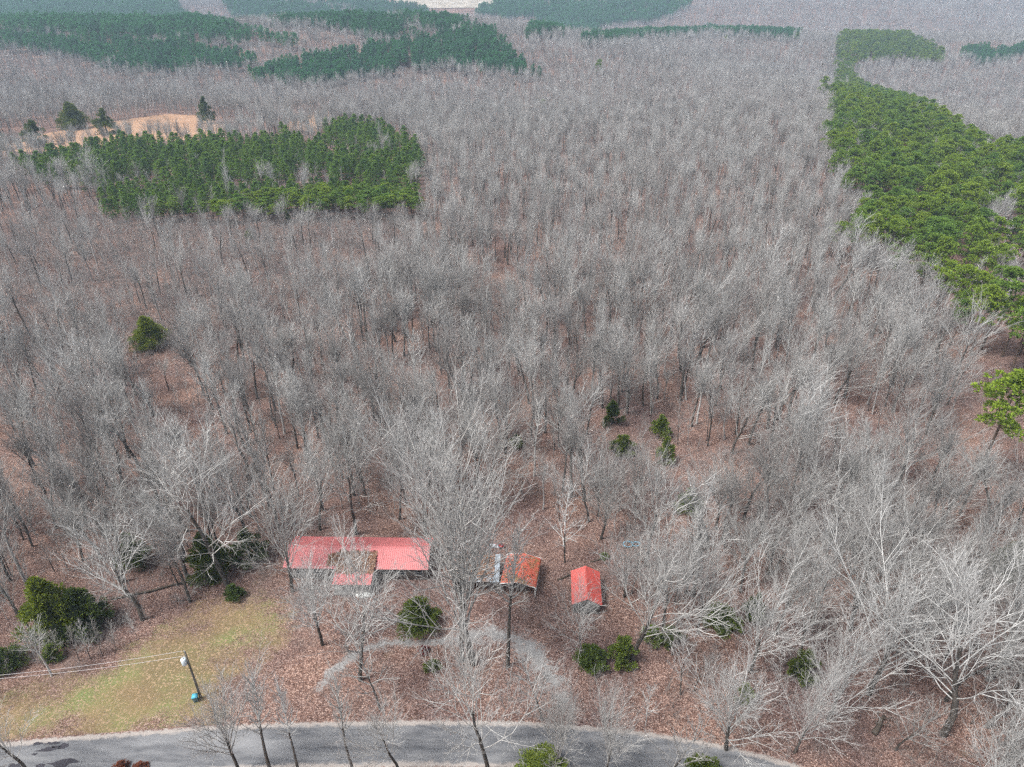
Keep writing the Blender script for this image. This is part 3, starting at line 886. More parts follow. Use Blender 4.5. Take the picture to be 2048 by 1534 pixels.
def bare_tree(kind, seed, lod=0, H=18.0):
    """returns (trunk arrays, crown arrays); lod 0 near, 1 middle, 2 far, 3 very far"""
    forest = kind.endswith('_f'); kind = kind.replace('_f', '')       # grown in the crowd: long stem, small high crown
    rg = np.random.default_rng(seed)
    tr, cr, tg = TM(), TM(), TM()
    one = lambda *a: np.array([a], float)
    tw = (1.0, 1.15, 2.1, 4.4)[lod]
    s0, s1 = ((7, 4), (5, 3), (4, 3), (3, 3))[lod]
    lean = np.array([[rg.normal(0, .05), rg.normal(0, .05), 1.0]])
    if kind == 'oak':
        tl = H * (rg.uniform(.64, .74) if forest else rg.uniform(.55, .66))
        T = grow(one(0, 0, -.4), lean, np.array([tl]), 7, .07, .03, rg)
        R0 = .0165 * H * rg.uniform(.85, 1.15)
        tr.tubes(T, R0, R0 * .42, s0)
        k1, k2, k3, k4 = ((15, 10, 6, 3), (13, 9, 5, 0), (10, 6, 2, 0), (8, 4, 0, 0))[lod]
        p, d, L, t = sprout(T, np.array([H * (.36 if forest else .58)]), k1 - 3 * forest, .62 if forest else .40, 1.0, 66 if forest else 78, 14, 1.0, rg, .15)
        w, up = (.14 if lod == 0 else .09), .075
        r1 = R0 * .20
        ratios = (.52, .50, .55)
    elif kind == 'fan':
        tl = H * (rg.uniform(.54, .64) if forest else rg.uniform(.34, .44))
        T = grow(one(0, 0, -.4), lean, np.array([tl]), 5, .05, .03, rg)
        R0 = .0145 * H
        tr.tubes(T, R0, R0 * .62, s0)
        k1, k2, k3, k4 = ((17, 11, 6, 3), (15, 10, 5, 0), (9, 6, 2, 0), (8, 4, 0, 0))[lod]
        p, d, L, t = sprout(T, np.array([H * (.44 if forest else .70)]), k1 - 4 * forest, .72 if forest else .50, 1.0, 56 if forest else 66, 8, 1.0, rg, .06)
        w, up = .055, .035
        r1 = R0 * .25
        ratios = (.46, .48, .55)
    elif kind == 'poplar':
        T = grow(one(0, 0, -.4), lean, np.array([H]), 9, .035, .02, rg)
        R0 = .015 * H
        tr.tubes(T[:, :6], R0, R0 * .5, s0); cr.tubes(T[:, 5:], R0 * .5, .02, s0)
        k1, k2, k3, k4 = ((30, 6, 5, 2), (26, 5, 4, 0), (20, 5, 0, 0), (14, 3, 0, 0))[lod]
        p, d, L, t = sprout(T, np.array([H * .27]), k1, .46, .99, 62, 32, 1.0, rg, .55)
        w, up = .07, .10
        r1 = R0 * .30
        ratios = (.48, .50, .55)
    else:                                   # sapling
        T = grow(one(0, 0, -.3), lean, np.array([H]), 7, .05, .02, rg)
        R0 = .0085 * H
        tr.tubes(T[:, :4], R0, R0 * .6, s0 if lod else 5); cr.tubes(T[:, 3:], R0 * .6, .012, s1)
        k1, k2, k3, k4 = ((22, 6, 4, 0), (18, 5, 2, 0), (14, 4, 0, 0), (10, 0, 0, 0))[lod]
        p, d, L, t = sprout(T, np.array([H * .34]), k1, .22, .99, 55, 28, 1.0, rg, .6)
        w, up = .10, .08
        r1 = R0 * .42
        ratios = (.50, .5, .5)
    # limbs thicker the longer they are
    n1, n2, n3, n4 = ((7, 4, 3, 2), (5, 3, 2, 2), (3, 2, 2, 1), (2, 1, 1, 1))[lod]
    Lm = L / max(L.mean(), 1e-6)
    b1 = grow(p, d, L, n1, w, up, rg)
    rr1 = np.maximum(r1 * np.clip(Lm, .5, 1.4), .03)
    cr.tubes(b1, rr1, np.maximum(rr1 * .25, .014 * tw), s1)
    if k2:
        p, d, L, t = sprout(b1, L, k2, .2, 1.0, 48, 22, ratios[0], rg, .5)
        b2 = grow(p, d, L, n2, w, up * 1.1, rg)
        cr.tubes(b2, np.clip(.016 * L, .015, .042) * max(1.1, min(tw, 2.2)), .011 * tw, 3)
    if k2 and k3:
        p, d, L, t = sprout(b2, L, k3, .2, 1.0, 42, 24, ratios[1], rg, .45)
        b3 = grow(p, d, L, n3, w, up, rg)
        tg.tubes(b3, .0140 * tw, .008 * tw, 3)
    if k2 and k3 and k4:
        p, d, L, t = sprout(b3, L, k4, .2, 1.0, 42, 28, ratios[2], rg, .4)
        b4 = grow(p, d, L, n4, w, up, rg)
        tg.tubes(b4, .0085 * tw, .005 * tw, 3)
    lv, lq = cr.arr()
    if not tg.v: return tr.arr(), (lv, lq)
    tv, tq = tg.arr()
    return tr.arr(), (np.vstack([lv, tv]), np.vstack([lq, tq + len(lv)]), len(lq))

TWIG = {'bark_pale': 'twig_grey', 'bark_white': 'twig_pale', 'bark_mid': 'twig_brown', 'bark_brown': 'twig_brown', 'bark_far': 'twig_brown'}
def crown_mesh(c, key):
    if len(c) == 2: return mesh_np('crown', c[0], c[1], [M[key]])
    mi = np.zeros(len(c[1]), np.int32); mi[c[2]:] = 1
    return mesh_np('crown', c[0], c[1], [M[key], M[TWIG[key]]], False, mi)
def crown_parts(c, key):
    if len(c) == 2: return [(c, M[key])]
    n = c[2]
    return [((c[0], c[1][:n]), M[key]), ((c[0], c[1][n:]), M[TWIG[key]])]

def rhombs(p, d, ln, wd, rg):
    """leaf blades: p (n,3) base, d (n,3) direction"""
    d = unit(d); n = len(p)
    s = unit(np.cross(d, rg.normal(0, 1, (n, 3))))
    ln = np.asarray(ln).reshape(-1, 1); wd = np.asarray(wd).reshape(-1, 1)
    return np.stack([p, p + d * ln * .55 + s * wd, p + d * ln, p + d * ln * .55 - s * wd], 1).reshape(-1, 3)

def cedar(seed, H=6.0, Wd=2.2, nl=46, ns=85, spray=.34):
    rg = np.random.default_rng(seed)
    tr = TM(); tr.tubes(grow(np.array([[0, 0, -.2]]), np.array([[0, 0, 1.0]]), np.array([H * .9]), 4, .03, 0, rg), .025 * H, .02, 5)
    z = rg.beta(1.15, 1.25, nl); a = np.arange(nl) * 2.4 + rg.normal(0, .4, nl)
    prof = np.where(z < .22, .62 + z * 1.7, (1 - (np.maximum(z - .22, 0) / .80) ** 1.35))
    Rr = Wd * .5 * prof * rg.uniform(.35, 1.28, nl)
    c = np.stack([Rr * np.cos(a), Rr * np.sin(a), .25 + z * (H - .45)], -1)
    c = np.vstack([c, np.stack([rg.normal(0, .08, 8), rg.normal(0, .08, 8), np.linspace(.5, 1.0, 8) * H - .35], -1)])
    lr = (.16 + .26 * (1 - (c[:, 2] / H)) ) * Wd * .42 * rg.uniform(.6, 1.4, len(c))
    i = np.repeat(np.arange(len(c)), ns)
    off = unit(rg.normal(0, 1, (len(i), 3))) * (rg.uniform(0, 1, len(i)) ** .5)[:, None]
    off[:, 2] = off[:, 2] * 1.15
    p = c[i] + off * lr[i][:, None]
    out = np.stack([c[i][:, 0], c[i][:, 1], np.zeros(len(i))], -1)
    d = off * .9 + unit(out) * .5 + np.array([0, 0, .75]) + rg.normal(0, .35, (len(i), 3))
    v = rhombs(p, d, spray * rg.uniform(.6, 1.3, len(i)), spray * .22 * rg.uniform(.7, 1.3, len(i)), rg)
    v[:, 2] = np.maximum(v[:, 2], .03)
    return tr.arr(), (v, np.arange(len(v)).reshape(-1, 4))

def pine(seed, H=18.0, base=.45, spread=.20, nb=34, tufts=9, blades=11, tuft=.55, width=.055, sparse=False):
    """trunk, whorled limbs that turn up at the ends, needle tufts on the limbs"""
    rg = np.random.default_rng(seed)
    tr = TM()
    T = grow(np.array([[0, 0, -.4]]), np.array([[rg.normal(0, .02), rg.normal(0, .02), 1.0]]), np.array([H * .97]), 6, .02, .01, rg)
    tr.tubes(T, .0125 * H, .03, 6)
    t = base + (1 - base) * (np.arange(nb) + rg.uniform(0, 1, nb)) / nb
    u = (t - base) / (1 - base)
    prof = np.clip(np.minimum(.45 + u * 2.2, 1.05 * (1 - u ** (3.2 if sparse else 2.0)) + .12), .1, 1)
    L = spread * H * prof * rg.uniform(.6, 1.15, nb)
    x = t * 6; i = np.minimum(x.astype(int), 5); f = (x - i)[:, None]
    p = T[0, i] * (1 - f) + T[0, i + 1] * f
    az = np.arange(nb) * 2.4 + rg.normal(0, .3, nb)
    el = np.radians(8 + 55 * u + rg.normal(0, 8, nb))
    d = np.stack([np.cos(az) * np.cos(el), np.sin(az) * np.cos(el), np.sin(el)], -1)
    B = grow(p, d, L, 4, .10, .10, rg)
    lm = TM(); lm.tubes(B, .012 + .012 * L, .012, 3)
    tv, tq = tr.arr(); lv, lq = lm.arr()
    trunk = (np.vstack([tv, lv]), np.vstack([tq, lq + len(tv)]))
    # needle tufts gathered into rounded clumps at the limb ends
    ctr = B[:, 3] * .5 + B[:, 4] * .5
    lr = (.34 + .33 * L) * rg.uniform(.75, 1.2, nb)
    top = np.array([[T[0, -1, 0], T[0, -1, 1], H * .94], [T[0, -1, 0] + .3, T[0, -1, 1] - .2, H * .88]])
    ctr = np.vstack([ctr, top]); lr = np.concatenate([lr, np.full(2, .045 * H)])
    nt = tufts
    o_ = unit(rg.normal(0, 1, (len(ctr), nt, 3))); o_[..., 2] = np.abs(o_[..., 2]) * .9 - .25 * (rg.random(o_.shape[:2]) < .35)
    c = ctr[:, None] + o_ * (lr[:, None] * rg.uniform(.55, 1.0, (len(ctr), nt)))[..., None] * np.array([1.0, 1.0, .9])
    on = o_.reshape(-1, 3); c = c.reshape(-1, 3)
    k = np.repeat(np.arange(len(c)), blades)
    d = unit(rg.normal(0, 1, (len(k), 3))) * .75 + on[k] * .7 + np.array([0, 0, .35])
    P0 = c[k] + rg.normal(0, tuft * .14, (len(k), 3))
    v = rhombs(P0, d, tuft * rg.uniform(.7, 1.25, len(k)), width * rg.uniform(.7, 1.4, len(k)), rg)
    return trunk, (v, np.arange(len(v)).reshape(-1, 4))

def joined(name, parts):
    """one mesh out of [(arrays, material)]"""
    v, q, mi, n, mats = [], [], [], 0, []
    for (a, f), m in parts:
        if m not in mats: mats.append(m)
        v.append(a); q.append(f + n); mi.append(np.full(len(f), mats.index(m))); n += len(a)
    return mesh_np(name, np.vstack(v), np.vstack(q), mats, False, np.concatenate(mi))

# ------------------------------------------------------------------ scattering
def instancer(name, sets, label):
    """ONE stuff object that grows copies of source meshes on its points: sets = [(meshes, xyz, rotz, scale, index)]"""
    col = bpy.data.collections.new(name + '_kinds')
    k = 0; xyz, rot, scl, idx = [], [], [], []
    for meshes, p, rz, sc, ix in sets:
        if len(p) == 0: continue
        for m in meshes:
            col.objects.link(bpy.data.objects.new(f'{name}_kind_{k:03d}', m)); k += 1
        xyz.append(p); rot.append(rz); scl.append(sc); idx.append(ix + k - len(meshes))
    xyz = np.vstack(xyz).astype(np.float32); rot = np.concatenate(rot); idx = np.concatenate(idx)
    scl = np.vstack([np.repeat(np.asarray(s).reshape(-1, 1), 3, 1) if np.ndim(s) == 1 else s for s in scl])
    me = bpy.data.meshes.new(name)
    me.vertices.add(len(xyz)); me.vertices.foreach_set('co', xyz.ravel())
    a = me.attributes.new('rot', 'FLOAT_VECTOR', 'POINT')
    rv = np.zeros((len(xyz), 3), np.float32); rv[:, 2] = rot; a.data.foreach_set('vector', rv.ravel())
    a = me.attributes.new('scl', 'FLOAT_VECTOR', 'POINT'); a.data.foreach_set('vector', scl.astype(np.float32).ravel())
    a = me.attributes.new('idx', 'INT', 'POINT'); a.data.foreach_set('value', idx.astype(np.int32))
    me.update()
    o = obj(name, me)
    ng = bpy.data.node_groups.new(name, 'GeometryNodeTree')
    ng.interface.new_socket('Geometry', in_out='INPUT', socket_type='NodeSocketGeometry')
    ng.interface.new_socket('Geometry', in_out='OUTPUT', socket_type='NodeSocketGeometry')
    N = ng.nodes; Lk = ng.links
    gi, go = N.new('NodeGroupInput'), N.new('NodeGroupOutput')
    ci = N.new('GeometryNodeCollectionInfo'); ci.inputs[0].default_value = col
    ci.inputs['Separate Children'].default_value = True; ci.inputs['Reset Children'].default_value = True
    ip = N.new('GeometryNodeInstanceOnPoints'); ip.inputs['Pick Instance'].default_value = True
    def na(nm, ty):
        q = N.new('GeometryNodeInputNamedAttribute'); q.data_type = ty; q.inputs[0].default_value = nm
        return q.outputs['Attribute']
    Lk.new(gi.outputs[0], ip.inputs['Points']); Lk.new(ci.outputs[0], ip.inputs['Instance'])
    Lk.new(na('idx', 'INT'), ip.inputs['Instance Index'])
    Lk.new(na('rot', 'FLOAT_VECTOR'), ip.inputs['Rotation']); Lk.new(na('scl', 'FLOAT_VECTOR'), ip.inputs['Scale'])
    Lk.new(ip.outputs[0], go.inputs[0])
    md = o.modifiers.new('scatter', 'NODES'); md.node_group = ng
    return tag(o, label, None, None, 'stuff')

def jitter_grid(x0, x1, y0, y1, s, rg, jit=.48):
    xs = np.arange(x0, x1, s); ys = np.arange(y0, y1, s)
    X, Y = np.meshgrid(xs, ys, indexing='ij')
    X = X + (np.arange(len(ys)) % 2)[None] * s * .5
    return (X + rg.uniform(-jit, jit, X.shape) * s).ravel(), (Y + rg.uniform(-jit, jit, X.shape) * s).ravel()

def seen(x, y, z, mx=40, my=40):
    """place in the photograph (2048 wide) and whether it lies inside it"""
    dz = np.asarray(z) - CAM_H
    dep = y * math.cos(PITCH) - dz * math.sin(PITCH)
    up = y * math.sin(PITCH) + dz * math.cos(PITCH)
    px = 1024 + FPX * x / dep; py = 767 - FPX * up / dep
    return px, py

# pine stands, outlined where their tops show
STANDS = {
 'left': ([(15, 305), (95, 290), (180, 268), (330, 262), (450, 266), (560, 252), (640, 258), (662, 230), (760, 235), (850, 283), (856, 325), (800, 348), (690, 340), (600, 352), (400, 348), (200, 345), (60, 335)], 11),
 'strip': ([(185, 350), (330, 352), (500, 354), (640, 350), (830, 356), (838, 398), (640, 402), (420, 408), (205, 405)], 9),
 'ridge': ([(1680, 64), (1750, 58), (1830, 68), (1895, 96), (1885, 112), (1800, 104), (1725, 108), (1702, 128), (1712, 155), (1800, 185), (1880, 215), (1960, 250), (2120, 285), (2120, 640), (2010, 610), (1950, 555), (1905, 515), (1850, 480), (1790, 465), (1712, 458), (1702, 430), (1765, 365), (1695, 330), (1666, 262), (1670, 200), (1684, 140)], 17),
 'middle': ([(490, 138), (600, 108), (750, 82), (870, 65), (985, 52), (1002, 85), (1065, 132), (1000, 128), (900, 118), (800, 125), (650, 146), (560, 150)], 13),
 'hill': ([(-90, 55), (120, 70), (250, 73), (400, 83), (490, 98), (512, 108), (450, 120), (300, 132), (200, 115), (100, 90), (-90, 80)], 13),
 'far_a': ([(-160, -8), (200, 0), (350, 4), (370, 25), (440, 45), (560, 66), (580, 76), (450, 72), (200, 68), (0, 50), (-160, 46)], 13),
 'far_b': ([(440, -4), (560, -2), (680, 12), (800, 40), (822, 55), (740, 66), (690, 45), (560, 35), (460, 12)], 13),
 'far_c': ([(600, -3), (760, -3), (850, 12), (930, 40), (945, 52), (870, 50), (800, 26), (700, 8)], 13),
 'far_d': ([(960, 14), (1000, -2), (1390, -4), (1330, 30), (1200, 45), (1110, 60), (1060, 60), (1090, 35), (960, 28)], 13),
 'row': ([(1155, 68), (1300, 58), (1420, 50), (1590, 60), (1590, 68), (1420, 58), (1300, 66), (1165, 76)], 13),
 'right_row': ([(1930, 95), (2000, 88), (2080, 80), (2080, 98), (2000, 108), (1960, 114)], 14),
}
STAND = {k: poly(p, h) for k, (p, h) in STANDS.items()}
def in_stand(x, y):
    k = np.zeros(np.shape(x), bool)
    for n, pg in STAND.items(): k |= inside(pg, x, y)
    return k
YARD = np.array([P(*a) for a in [(-200, 1475), (-40, 1385), (60, 1362), (200, 1335), (235, 1290), (300, 1235), (420, 1195), (540, 1165), (550, 1105), (585, 1062), (720, 1055), (860, 1060), (960, 1062), (1090, 1082), (1160, 1092), (1290, 1072), (1310, 1110), (1240, 1150), (1235, 1240), (1225, 1310), (1180, 1380), (1180, 1455), (1300, 1468), (1500, 1500), (1650, 1534), (1900, 1600), (2300, 1730), (2300, 1800), (-600, 1800), (-600, 1500)]])
YOUNG = np.array([G(*a) for a in [(-200, 425), (150, 432), (500, 432), (815, 426), (835, 440), (835, 470), (830, 560), (700, 640), (560, 690), (330, 705), (150, 740), (-200, 790)]])

EVERGREENS = [
 (118, 1272, 11.0, 6.2, 4, 'cedar', 'tall bright green cedar, the taller of the pair beside the lawn'),
 (172, 1258, 7.6, 6.0, 5, 'cedar_dark', 'darker rounded cedar joined to the taller cedar beside the lawn'),
 (838, 1252, 5.2, 5.2, 5, 'cedar_dark', 'round dark green cedar in front of the right end of the long house'),
 (425, 1155, 9.0, 5.0, 4, 'cedar_dark', 'dark cedar half hidden under the broad whitish oak'),
 (500, 1120, 6.5, 4.5, 0, 'cedar_dark', 'dim cedar behind the broad whitish oak near the house'),
 (272, 1130, 6.5, 4.2, 1, 'cedar_dark', 'dim cedar inside the woods above the lawn'),
 (470, 1196, 2.6, 2.6, 2, 'cedar_dark', 'small dark bush at the top corner of the lawn'),
 (1183, 1330, 3.6, 3.6, 1, 'cedar_dark', 'dark cedar at the foot of the short tree below the shed'),
 (1245, 1325, 5.0, 3.4, 2, 'cedar', 'green cedar against the pale trunk of the large tree right of the shed'),
 (1303, 1282, 3.0, 2.6, 0, 'cedar', 'small green cedar, first of two right of the pale trunk'),
 (1342, 1285, 3.0, 2.8, 3, 'cedar_dark', 'small dark cedar, second of two right of the pale trunk'),
 (1443, 1248, 3.2, 4.4, 5, 'cedar', 'wide round green cedar in the woods right of the shed'),
 (1505, 1240, 5.4, 2.6, 1, 'cedar_dark', 'narrow dark cedar beside the wide round one'),
 (1602, 1355, 5.2, 3.4, 2, 'cedar_dark', 'dark cedar half hidden by branches near the road bend'),
 (1487, 1400, 3.2, 2.2, 3, 'cedar', 'pale green cedar behind the vase-shaped tree on the road bend'),
 (1090, 1560, 4.6, 5.0, 4, 'cedar', 'bright green cedar on the near verge of the road'),
 (1402, 1562, 4.0, 4.0, 5, 'cedar_dark', 'dark green cedar on the near verge at the bend'),
 (303, 695, 8.5, 7.4, 5, 'cedar', 'lone round green cedar in the young brown woods'),
 (1320, 872, 5.2, 3.4, 0, 'cedar', 'bright cedar top in the woods behind the shed'),
 (1330, 925, 6.0, 3.0, 1, 'cedar', 'narrow cedar below the bright cedar top behind the shed'),
 (1245, 905, 4.0, 4.2, 2, 'cedar_dark', 'flat dark cedar left of the narrow cedar behind the shed'),
 (1222, 850, 6.0, 3.8, 3, 'cedar_dark', 'dim cedar behind pale branches in the middle woods'),
 (1375, 1025, 5.0, 3.8, 1, 'cedar', 'cedar in the woods between shed and tall cedars'),
 (1032, 892, 2.8, 2.4, 0, 'cedar', 'very small cedar in the middle of the woods'),
 (577, 448, 4.5, 3.0, 3, 'cedar_dark', 'small dark cedar in the brown woods below the young pines'),
 (500, 478, 3.5, 3.0, 2, 'cedar', 'small yellow-green cedar in the brown woods below the young pines'),
 (1100, 392, 7.0, 4.0, 0, 'cedar_dark', 'dim cedar in the upper middle woods'),
 (1280, 372, 7.0, 4.0, 2, 'cedar_dark', 'dim green cedar in the woods below the far lone pine'),
 (2010, 1150, 7.0, 4.2, 4, 'cedar_dark', 'dark cedar at the frame edge above the huge oak'),
 (415, 247, 17.0, 8.5, 0, 'cedar_dark', 'dark pointed cedar at the end of the tan clearing'),
 (215, 268, 15.0, 10.5, 1, 'cedar_dark', 'dark conical cedar in front of the tan clearing'),
 (75, 292, 14.5, 11.0, 2, 'cedar_dark', 'dark cedar left of the conical one before the clearing'),
 (5, 300, 12.0, 8.0, 3, 'cedar_dark', 'dark cedar cut by the frame beside the clearing'),
 (150, 258, 16.0, 15.0, 5, 'cedar_dark', 'wide grey-green tree behind the conical cedar at the clearing'),
 (12, 1335, 3.2, 4.2, 5, 'cedar_dark', 'grey-green bush at the frame edge beside the lawn'),
]
def gaps(x, y):
    return .45 * (np.sin(x / 7.3 + 1.9 * np.sin(y / 17)) + np.sin(y / 8.9 + 1.7 * np.sin(x / 21 + 2)) + .7 * np.sin(x / 31 - y / 23 + 1))

# ---- bare woods: candidate places
rg = np.random.default_rng(21)
near_r, mid_r, far_r = 215.0, 560.0, 4300.0
cand = []
x, y = jitter_grid(-190, 190, 30, 235, 5.5, rg)
r = np.hypot(x, y); ok = (r < near_r) & (np.abs(x) < 28 + y * .98) & ~inside(YARD, x, y) & ~in_stand(x, y)
ok &= ~(inside(YOUNG, x, y) & (rg.random(len(x)) < .72))
ok &= gaps(x, y) > -.62
NX, NY = x[ok], y[ok]
# smaller trees between them
x, y = jitter_grid(-190, 190, 30, 235, 5.6, rg)
x2, y2 = jitter_grid(-190, 20, 120, 260, 3.7, rg)
q = inside(YOUNG, x2, y2) | ((np.hypot(x2, y2) > 190) & (x2 < -15)); x = np.concatenate([x, x2[q]]); y = np.concatenate([y, y2[q]])
r = np.hypot(x, y); ok = (r < near_r) & (np.abs(x) < 28 + y * .98) & ~inside(YARD, x, y) & ~in_stand(x, y)
ok &= (rg.random(len(x)) < np.where(inside(YOUNG, x, y), .9, .78))
ok &= gaps(x, y) > -.75
SX, SY = x[ok], y[ok]

# trees the photograph shows singly: foot, height of the top in the picture, kind, crown width factor, label
HERO = [
 (720, 1362, 1118, 'oak', .9, 'pale bare tree standing alone in front of the porch roof, twigs over the white boat'),
 (948, 1328, 880, 'fan', .92, 'tall vase-shaped bare tree rising in front of the lean-to, tallest beside the driveway'),
 (925, 1322, 1010, 'oak', .8, 'bare tree leaning against the tall vase-shaped tree beside the driveway'),
 (1015, 1335, 1050, 'poplar', .8, 'narrow bare tree with dark trunk at the inner edge of the driveway below the carport'),
 (1165, 1325, 1185, 'oak', .8, 'short bare tree with dark trunk directly below the small red shed'),
 (1263, 1325, 1040, 'oak', .9, 'large bare tree with pale stout trunk beside the cedar right of the shed'),
 (1885, 1470, 1160, 'oak', .95, 'huge spreading bare oak with stout dark trunk near the road bend'),
 (455, 1168, 905, 'oak', 1.2, 'broad whitish bare oak spreading over the cedar at the left end of the house'),
 (62, 1262, 1075, 'oak', .62, 'pale bare tree with dark leaning trunk beside the large double cedar'),
 (250, 1165, 985, 'oak', .9, 'bare tree above the fallen logs along the lawn edge'),
 (712, 1068, 850, 'oak', .95, 'bare tree with thick trunk right behind the ridge of the long house'),
 (640, 1062, 880, 'oak', .9, 'bare tree behind the left half of the long red roof'),
 (850, 1070, 840, 'fan', 1.0, 'bare vase-shaped tree behind the right end of the long red roof'),
 (1130, 1125, 985, 'sapling', 1.3, 'slim dark bare tree between the carport and the shed'),
 (585, 1185, 985, 'fan', 1.0, 'bare tree at the left front corner of the long house'),
 (645, 1290, 1105, 'fan', 1.0, 'dark-stemmed bushy bare tree at the lawn edge in front of the house'),
 (1452, 1500, 1330, 'fan', 1.15, 'vase-shaped bare tree at the far edge of the road on the bend'),
 (1588, 1505, 1355, 'fan', .8, 'smaller vase-shaped bare tree along the road bend'),
 (1325, 1262, 1060, 'fan', .8, 'bare tree standing among the small cedars right of the shed'),
 (1395, 1268, 1085, 'fan', .8, 'bare tree with dark trunk beside the round green cedar'),
 (1600, 1318, 1140, 'fan', .85, 'bare tree above the dark cedar in the woods near the road'),
 (1735, 1390, 1115, 'fan', 1.1, 'bare vase-shaped tree beside the huge spreading oak'),
 (978, 1545, 1285, 'oak', .85, 'whitish bare tree forking above the road in front of the driveway'),
 (800, 1548, 1395, 'oak', .9, 'pale bare tree with many limbs over the near side of the road'),
 (708, 1548, 1365, 'poplar', .8, 'thin dark-stemmed bare tree on the near verge of the road'),
 (545, 1552, 1355, 'poplar', .9, 'leaning thin bare tree on the near verge by the lawn corner'),
 (600, 1556, 1385, 'poplar', .8, 'thin bare tree with crooked dark stem on the near verge'),
 (58, 1550, 1395, 'oak', .8, 'pale bare tree on the near verge at the lawn end of the road'),
 (1210, 1550, 1400, 'fan', .8, 'grey bare tree on the near verge beside the bright green cedar'),
 (1330, 1565, 1420, 'sapling', 1.2, 'slim bare tree on the near verge before the road bend'),
 (1500, 1345, 1160, 'fan', 1.0, 'vase-shaped bare tree between the narrow dark cedar and the road bend'),
 (1655, 1440, 1240, 'fan', .85, 'vase-shaped bare tree a little left of the huge oak'),
 (1550, 1270, 1075, 'fan', .85, 'fine-branched bare tree above the narrow dark cedar right of the shed'),
 (1480, 1185, 1000, 'fan', .85, 'pale bare tree behind the wide round cedar'),
 (1290, 1130, 930, 'oak', 1.0, 'bare tree beside the blue plastic rings'),
 (1700, 1260, 1040, 'fan', 1.1, 'fine-branched bare tree uphill of the huge oak'),
 (1830, 1290, 1080, 'fan', .95, 'fine-branched bare tree directly behind the huge oak'),
 (1975, 1360, 1110, 'fan', 1.0, 'vase-shaped bare tree at the frame edge beside the huge oak'),
 (1790, 1500, 1370, 'sapling', 1.3, 'slim pale tree below the thick stump log'),
 (480, 1545, 1345, 'fan', .8, 'brushy grey bare tree on the near verge by the lawn corner'),
 (1120, 1552, 1370, 'fan', .7, 'brushy bare tree on the near verge left of the bright cedar'),
 (760, 1420, 1270, 'sapling', 1.3, 'slim brushy tree inside the driveway loop near the road'),
 (1085, 1440, 1290, 'sapling', 1.3, 'slim brushy tree at the right leg of the driveway'),
 (1905, 775, 620, 'oak', 1.0, 'bare oak just below the pine ridge'),
 (1665, 605, 455, 'oak', 1.3, 'broad bare oak with pale trunk in the woods below the pine ridge'),
 (1160, 930, 770, 'oak', .9, 'dark-trunked forked bare tree in the middle of the woods'),
 (205, 392, 300, 'oak', 1.0, 'whitish bare tree standing inside the young pine stand'),
]
def hero_place(bx, by, ty):
    p = G(bx, by)
    dist = p[1]
    v = -(ty - 767) / FPX
    dz = (-math.sin(PITCH) + v * math.cos(PITCH)) / (math.cos(PITCH) + v * math.sin(PITCH))
    return p, CAM_H + dz * dist - float(terr(*p))

KINDS = ['oak', 'fan', 'poplar', 'sapling', 'oak_f', 'fan_f']
REFH = {'oak': 18.0, 'fan': 18.0, 'poplar': 20.0, 'sapling': 11.0, 'oak_f': 16.0, 'fan_f': 16.0}
NVAR = {'oak': 6, 'fan': 5, 'poplar': 4, 'sapling': 4, 'oak_f': 6, 'fan_f': 6}
CROWN = {'oak': ['bark_pale', 'bark_white', 'bark_mid', 'bark_pale', 'bark_mid', 'bark_pale'], 'fan': ['bark_pale', 'bark_mid', 'bark_pale', 'bark_mid', 'bark_pale'],
         'oak_f': ['bark_pale', 'bark_mid', 'bark_white', 'bark_pale', 'bark_mid', 'bark_pale'], 'fan_f': ['bark_pale', 'bark_mid', 'bark_pale', 'bark_white', 'bark_mid', 'bark_brown'],
         'poplar': ['bark_pale', 'bark_mid', 'bark_white', 'bark_mid'], 'sapling': ['bark_mid', 'bark_brown', 'bark_pale', 'bark_brown']}
PROTO = {}
for k in KINDS:
    PROTO[k] = []
    for i in range(NVAR[k]):
        t, c = bare_tree(k, 100 + 17 * i + 1000 * KINDS.index(k), 0, REFH[k])
        tm = M['bark_pale'] if (k == 'poplar' and i % 2 == 0) else M['bark_dark']
        PROTO[k].append((mesh_np('trunk', *t, [tm], True), crown_mesh(c, CROWN[k][i])))
LOD1 = {}
for k in KINDS:
    LOD1[k] = []
    for i in range(NVAR[k]):
        t, c = bare_tree(k, 300 + 17 * i + 1000 * KINDS.index(k), 1, REFH[k])
        LOD1[k].append(joined('bare_tree', [(t, M['bark_dark'] if i % 2 else M['bark_far'])] + crown_parts(c, CROWN[k][i])))

def place_tree(kind, var, x, y, h, wide, rz, label, group=None):
    s = h / REFH[kind]
    root = empty('bare_tree', (x, y, float(terr(x, y))), rz)
    root.scale = (s * wide, s * wide, s)
    tm, cm = PROTO[kind][var % NVAR[kind]]
    link(bpy.data.objects.new('trunk', tm), root); link(bpy.data.objects.new('crown', cm), root)
    return tag(root, label, 'tree', group)

taken = []
for i, (bx, by, ty, kind, wide, lab) in enumerate(HERO):
    p, h = hero_place(bx, by, ty)
    var = 1 if (kind == 'oak' and 'whit' in lab) else {'oak': (0, 3, 5), 'fan': (0, 2, 4), 'poplar': (1, 3, 3), 'sapling': (0, 2, 0)}[kind][i % 3]
    t_ = place_tree(kind, var, p[0], p[1], h, wide, 1.3 * i, lab)
    if np.hypot(*p) < 80 and kind != 'sapling':            # the yard trees carry the palest, lichened limbs
        c_ = [q for q in t_.children if q.name.startswith('crown')][0]; c_.material_slots[0].link = 'OBJECT'; c_.material_slots[0].material = M['bark_white' if 'whit' in lab or 'pale' in lab else 'bark_pale']
        if len(c_.material_slots) > 1: c_.material_slots[1].link = 'OBJECT'; c_.material_slots[1].material = M['twig_pale']
    taken.append(p)
taken = np.array(taken)

